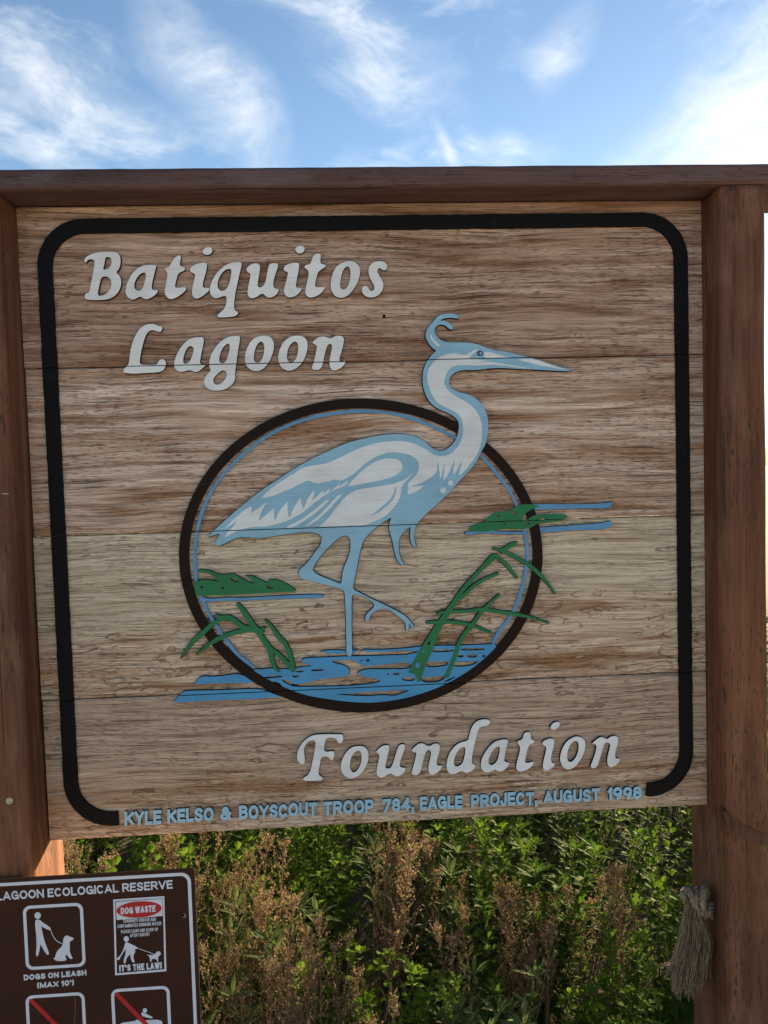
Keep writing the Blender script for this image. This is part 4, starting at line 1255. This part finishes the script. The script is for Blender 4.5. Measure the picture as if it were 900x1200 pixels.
loops = [
    [rp(640, 380, .012), rp(560, 380, -.006), rp(500, 330, -.020), rp(440, 340, -.026), rp(380, 270, -.030), rp(340, 160, -.026), rp(300, 110, -.012), rp(270, 130, .004)],
    [rp(555, 250, -.012), rp(520, 330, -.024), rp(460, 370, -.026)],
    [rp(470, 330, -.030), rp(455, 250, -.036), rp(460, 150, -.034), rp(480, 95, -.020), rp(500, 120, -.004), rp(510, 200, .004)],
    [rp(400, 290, -.022), rp(395, 200, -.028), rp(400, 120, -.018), rp(420, 110, -.002), rp(440, 180, .010)],
    [rp(290, 130, -.008), rp(262, 150, -.014), rp(275, 200, -.018), rp(330, 240, -.014)]]
V, Fc = join([twisted(p, .0062) for p in loops])
link('knot', mesh('knot', V, Fc, True), M['rope'], rope)
rr = random.Random(21); st_ = []
for i in range(330):
    u = rr.random(); lock = int(u * 7); cu = (lock + .5) / 7
    fu = cu + rr.gauss(0, .055); fd = rr.gauss(0, 1)
    sx = 290 + 130 * u + rr.gauss(0, 8); sy = 245 + rr.uniform(-10, 30)
    d0 = rr.gauss(-.016, .006)
    mx = 205 + 330 * fu; ex = 85 + 400 * fu + rr.gauss(0, 10)
    ey = 1010 + 110 * math.sin(fu * 3.1) + rr.gauss(0, 45) - (130 if fu < .12 else 0)
    if rr.random() < .10:
        ey -= rr.uniform(100, 420)
    bow = rr.gauss(0, 10)
    p_ = [rp(sx, sy, d0), rp((sx * .6 + mx * .4) - 8, 420, d0 - .004 + .004 * fd), rp(mx + bow, 640, d0 - .004 + .009 * fd),
          rp((mx * .45 + ex * .55) + bow * 1.3, 820, d0 + .010 * fd), rp(ex, ey, d0 + .013 * fd), ]
    if rr.random() < .3:
        p_.append(rp(ex + rr.gauss(-6, 16), ey + rr.uniform(10, 40), d0 + .015 * fd))
    c = catmull(p_, 3)
    r0 = rr.uniform(.0006, .0015)
    st_.append(tube(c, [r0 * (1 - .55 * k / len(c)) for k in range(len(c))], 4, False))
V, Fc = join(st_)
link('frayed_end', mesh('frayed_end', V, Fc, True), M['rope'], rope)

# ---------------------------------------------------------------- plants behind the sign
def leaf(base, dirv, length, width, up, droop, V, Fc, lobes=False, fold=.25):
    d = dirv / np.linalg.norm(dirv)
    s = np.cross(d, up); ns = np.linalg.norm(s)
    s = s / ns if ns > 1e-6 else np.array([1., 0, 0])
    nrm = np.cross(s, d)
    b = len(V)
    prof = [(0.0, .04), (.22, .62), (.48, 1.0), (.75, .66), (1.0, .0)] if not lobes else [(0.0, .05), (.30, .45), (.42, .95), (.50, .35), (.66, .85), (.74, .30), (1.0, 0)]
    for (t, wd) in prof:
        c = base + d * length * t - np.array([0, 0, 1]) * droop * length * t * t
        V.append(tuple(c))
        if wd > 0:
            V.append(tuple(c + s * width * wd * .5 + nrm * width * wd * fold * .5))
            V.append(tuple(c - s * width * wd * .5 + nrm * width * wd * fold * .5))
    n = len(prof)
    for i in range(n - 2):
        a, c = b + 3 * i, b + 3 * (i + 1)
        Fc.append((a, a + 1, c + 1, c)); Fc.append((a, c, c + 2, a + 2))
    a, c = b + 3 * (n - 2), b + 3 * (n - 1)
    Fc.append((a, a + 1, c)); Fc.append((a, c, a + 2))


def green_proto(seed, h, kind):
    """unit plant: several leaning stems with leaves all the way up"""
    rng = np.random.default_rng(seed)
    V, Fc, stems = [], [], []
    ns = 9 if kind == 'broad' else 12
    for s in range(ns):
        a = rng.uniform(0, 2 * math.pi); lean = rng.uniform(.05, .42)
        hh = h * rng.uniform(.68, 1.05)
        base = np.array([math.cos(a), math.sin(a), 0]) * rng.uniform(0, .05)
        tip = base + np.array([math.cos(a) * lean * hh, math.sin(a) * lean * hh, hh])
        mid = (base + tip) / 2 + np.array([math.cos(a), math.sin(a), 0]) * .10 * hh * rng.uniform(-.2, 1)
        c = catmull([base, mid, tip], 8)
        stems.append(tube(c, [.0035 * (1 - .7 * i / len(c)) for i in range(len(c))], 4, False))
        nl = 26 if kind == 'broad' else 34
        for k in range(nl):
            t = .12 + .88 * (k + rng.random()) / nl
            i = min(int(t * (len(c) - 1)), len(c) - 2); fr = t * (len(c) - 1) - i
            q = c[i] * (1 - fr) + c[i + 1] * fr
            ang = k * 2.4 + rng.normal(0, .3)
            rise = .15 + .75 * t + rng.normal(0, .2)
            d = np.array([math.cos(ang), math.sin(ang), rise])
            sz = (1 - .40 * t) * rng.uniform(.45, 1.45)
            if kind == 'broad':
                pl = .030 * sz
                dn = d / np.linalg.norm(d)
                leaf(q + dn * pl, d + rng.normal(0, .25, 3), .050 * sz, .037 * sz, np.array([0, 0, 1.]), .35, V, Fc)
            elif kind == 'lance':
                leaf(q, d, .105 * sz, .020 * sz, np.array([0, 0, 1.]), .22, V, Fc)
            else:
                leaf(q, d, .084 * sz, .034 * sz, np.array([0, 0, 1.]), .25, V, Fc, True)
                if rng.random() < .5:
                    leaf(q, d + rng.normal(0, .5, 3), .055 * sz, .024 * sz, np.array([0, 0, 1.]), .25, V, Fc, True)
        # tuft of fresh leaves at the tip
        for k in range(9):
            ang = k * 2.4 + rng.normal(0, .2); d = np.array([math.cos(ang), math.sin(ang), rng.uniform(.35, 1.5)])
            sz = rng.uniform(.7, 1.25); up = np.array([0, 0, 1.])
            if kind == 'broad':
                leaf(c[-1] + d * .014 - np.array([0, 0, .02]) * (k % 3), d, .034 * sz, .024 * sz, up, .3, V, Fc)
            elif kind == 'lance':
                leaf(c[-1], d, .090 * sz, .016 * sz, up, .25, V, Fc)
            else:
                leaf(c[-1] - np.array([0, 0, .014]) * (k % 3), d, .070 * sz, .026 * sz, up, .25, V, Fc, True)
    sv, sf = join(stems)
    return mesh('leaf_foliage', V, Fc), mesh('stems', sv, sf, True)


def dry_proto(seed, h):
    """spent flower stalk: upright stems crowded with small dry seed heads"""
    rng = np.random.default_rng(seed)
    V, Fc, stems = [], [], []
    for s in range(int(rng.integers(3, 5))):
        a = rng.uniform(0, 6.28); lean = rng.uniform(.01, .20); hh = h * rng.uniform(.72, 1.0)
        tip = np.array([math.cos(a) * lean, math.sin(a) * lean, 1.0]) * hh
        base = np.array([math.cos(a), math.sin(a), 0]) * .015
        mid = (base + tip) / 2 + rng.normal(0, .012, 3)
        c = catmull([base, mid, tip, tip + np.array([rng.normal(0, .012), rng.normal(0, .012), .045])], 8)
        n = len(c)
        stems.append(tube(c, [.0030 * (1 - .75 * i / n) for i in range(n)], 5, False))
        for k in range(30):
            t = .30 + .70 * k / 30
            i = min(int(t * (n - 1)), n - 2); q = c[i]
            ang = k * 2.4 + rng.normal(0, .4)
            ln = .105 * (1.12 - t) * rng.uniform(.35, 1.5) + .012
            d = np.array([math.cos(ang) * .55, math.sin(ang) * .55, 1.0]); d = d / np.linalg.norm(d)
            e = q + d * ln + np.array([0, 0, .0]); m_ = (q + e) / 2 + np.array([math.cos(ang), math.sin(ang), -.3]) * ln * .12
            stems.append(tube([q, m_, e], [.0011, .0009, .0005], 3, False))
            nf = int(6 + 16 * ln / .06)
            for j in range(nf):
                u = (j + rng.random()) / nf
                b0 = (q * (1 - u) ** 2 + 2 * m_ * u * (1 - u) + e * u * u)
                dd = rng.normal(0, 1, 3) + np.array([0, 0, .35]); dd /= np.linalg.norm(dd)
                L = rng.uniform(.0035, .0090); wv = np.cross(dd, rng.normal(0, 1, 3)); wv = wv / np.linalg.norm(wv) * L * rng.uniform(.22, .45)
                b = len(V); b0 = b0 + rng.normal(0, .0025, 3)
                V += [tuple(b0), tuple(b0 + dd * L * .5 + wv), tuple(b0 + dd * L), tuple(b0 + dd * L * .5 - wv)]
                Fc.append((b, b + 1, b + 2, b + 3))
        # a few curled dead leaves low on the stem
        for k in range(6):
            t = rng.uniform(.05, .5); q = c[int(t * (n - 1))]; ang = rng.uniform(0, 6.28)
            leaf(q, np.array([math.cos(ang), math.sin(ang), rng.uniform(-.8, .1)]), rng.uniform(.03, .06), .010, np.array([0, 0, 1.]), .9, V, Fc)
    sv, sf = join(stems)
    return mesh('seed_heads', V, Fc), mesh('stems', sv, sf, True)


G1 = leafy('leaf_mid_green', (.045, .090, .016), (.120, .205, .034), .5)
G2 = leafy('leaf_grey_green', (.050, .085, .034), (.110, .155, .062), .40)
G3 = leafy('leaf_bright_green', (.048, .105, .012), (.140, .235, .026), .55)
D1 = leafy('dry_seed_brown', (.120, .086, .058), (.330, .245, .165), .25, .9)
STM = leafy('green_stem', (.05, .07, .02), (.10, .11, .04), .1)
DST = leafy('dry_stem', (.11, .075, .048), (.22, .155, .10), .05, .8)
KINDS = {}
for nm, seeds, kind, mat in (('broad', (1, 2, 3), 'broad', G3), ('lobed', (4, 5, 6), 'lobed', G1), ('lance', (7, 8), 'lance', G2)):
    for sd_ in seeds:
        fo, stm = green_proto(sd_, .62, kind); fo.materials.append(mat); stm.materials.append(STM)
        KINDS.setdefault(nm, []).append((fo, stm))
for sd_ in range(11, 16):
    fo, stm = dry_proto(sd_, .70); fo.materials.append(D1); stm.materials.append(DST)
    KINDS.setdefault('dry', []).append((fo, stm))
LAB = {'broad': ('mallow_plant', 'bright green bushy plant with rounded leaves behind the wooden sign', 'leafy green plants behind the sign'),
       'lobed': ('mugwort_plant', 'mid green upright plant with cut, lobed leaves behind the wooden sign', 'lobed green plants behind the sign'),
       'lance': ('sagewort_plant', 'grey green plant with narrow pointed leaves behind the wooden sign', 'narrow leaved plants behind the sign'),
       'dry': ('dry_stalk', 'dry brown seed stalk standing among green plants behind the wooden sign', 'dry brown stalks behind the sign')}


def plant(kind, x, y, sc, rz, tilt=(0, 0), rng=None):
    fo, stm = KINDS[kind][rng.randrange(len(KINDS[kind]))]
    nm, lab, grp = LAB[kind]
    e = empty(nm, (x, y, -0.01), rz, sc); e.rotation_euler = (tilt[0], tilt[1], rz)
    tag(e, lab, 'plant', grp)
    for n_, me in (('seed_heads' if kind == 'dry' else 'foliage', fo), ('stems', stm)):
        o = bpy.data.objects.new(n_, me); COL.objects.link(o); o.parent = e
    return e


rp_ = random.Random(12)
# green cover
yy = .34
while yy < 4.2:
    step = .20 + .045 * yy
    xx = -.75 - .25 * yy + rp_.uniform(0, step)
    while xx < 1.75 + .85 * yy:
        k = rp_.random()
        right = (xx - .2) / 1.2
        kind = 'broad' if k < .34 else ('lobed' if k < .80 else 'lance')
        hgt = rp_.uniform(.62, .98) * (.80 if yy < .6 else 1.0) if yy < 1.1 else rp_.uniform(.55, 1.02)
        plant(kind, xx + rp_.gauss(0, .05), yy + rp_.gauss(0, .06), hgt, rp_.uniform(0, 6.28), (rp_.gauss(0, .07), rp_.gauss(0, .07)), rp_)
        xx += step * rp_.uniform(.8, 1.25)
    yy += step * .9
# dry stalks: tip pixel and depth behind the board
for (x, y, Y) in [(92, 985, .75), (118, 990, .62), (140, 1000, .9), (192, 975, .8), (205, 985, .7), (268, 1040, .5), (300, 992, .55), (318, 1015, .6),
                  (352, 1092, .36), (330, 1120, .33), (300, 1110, .34), (424, 962, .62), (440, 955, .66), (478, 968, .85), (502, 970, .9), (535, 1000, .85),
                  (430, 1130, .31), (395, 1140, .30), (360, 1150, .30), (548, 1070, .5), (598, 1060, .46), (622, 1020, .6), (632, 1030, .55),
                  (682, 1015, .6), (690, 1028, .52), (740, 1035, .50), (575, 965, 1.0), (165, 1010, .6), (270, 1120, .32)]:
    tp = at(x, y, Y)
    sc = (tp[2] + .01) / .72
    e = plant('dry', tp[0], Y, max(sc, .3), rp_.uniform(0, 6.28), (rp_.gauss(0, .08), rp_.gauss(0, .11)), rp_)
    if x < 230:
        tag(e, 'dry brown seed stalk growing behind the brown notice sign', group='dry stalks behind the notice sign')
    elif x > 660:
        tag(e, 'dry grey brown seed stalk among green leaves beside the roped post', group='dry stalks beside the roped post')
    elif y > 1080:
        tag(e, 'short dry brown seed stalk low down at the foot of the taller stalks', group='short dry stalks under the sign')
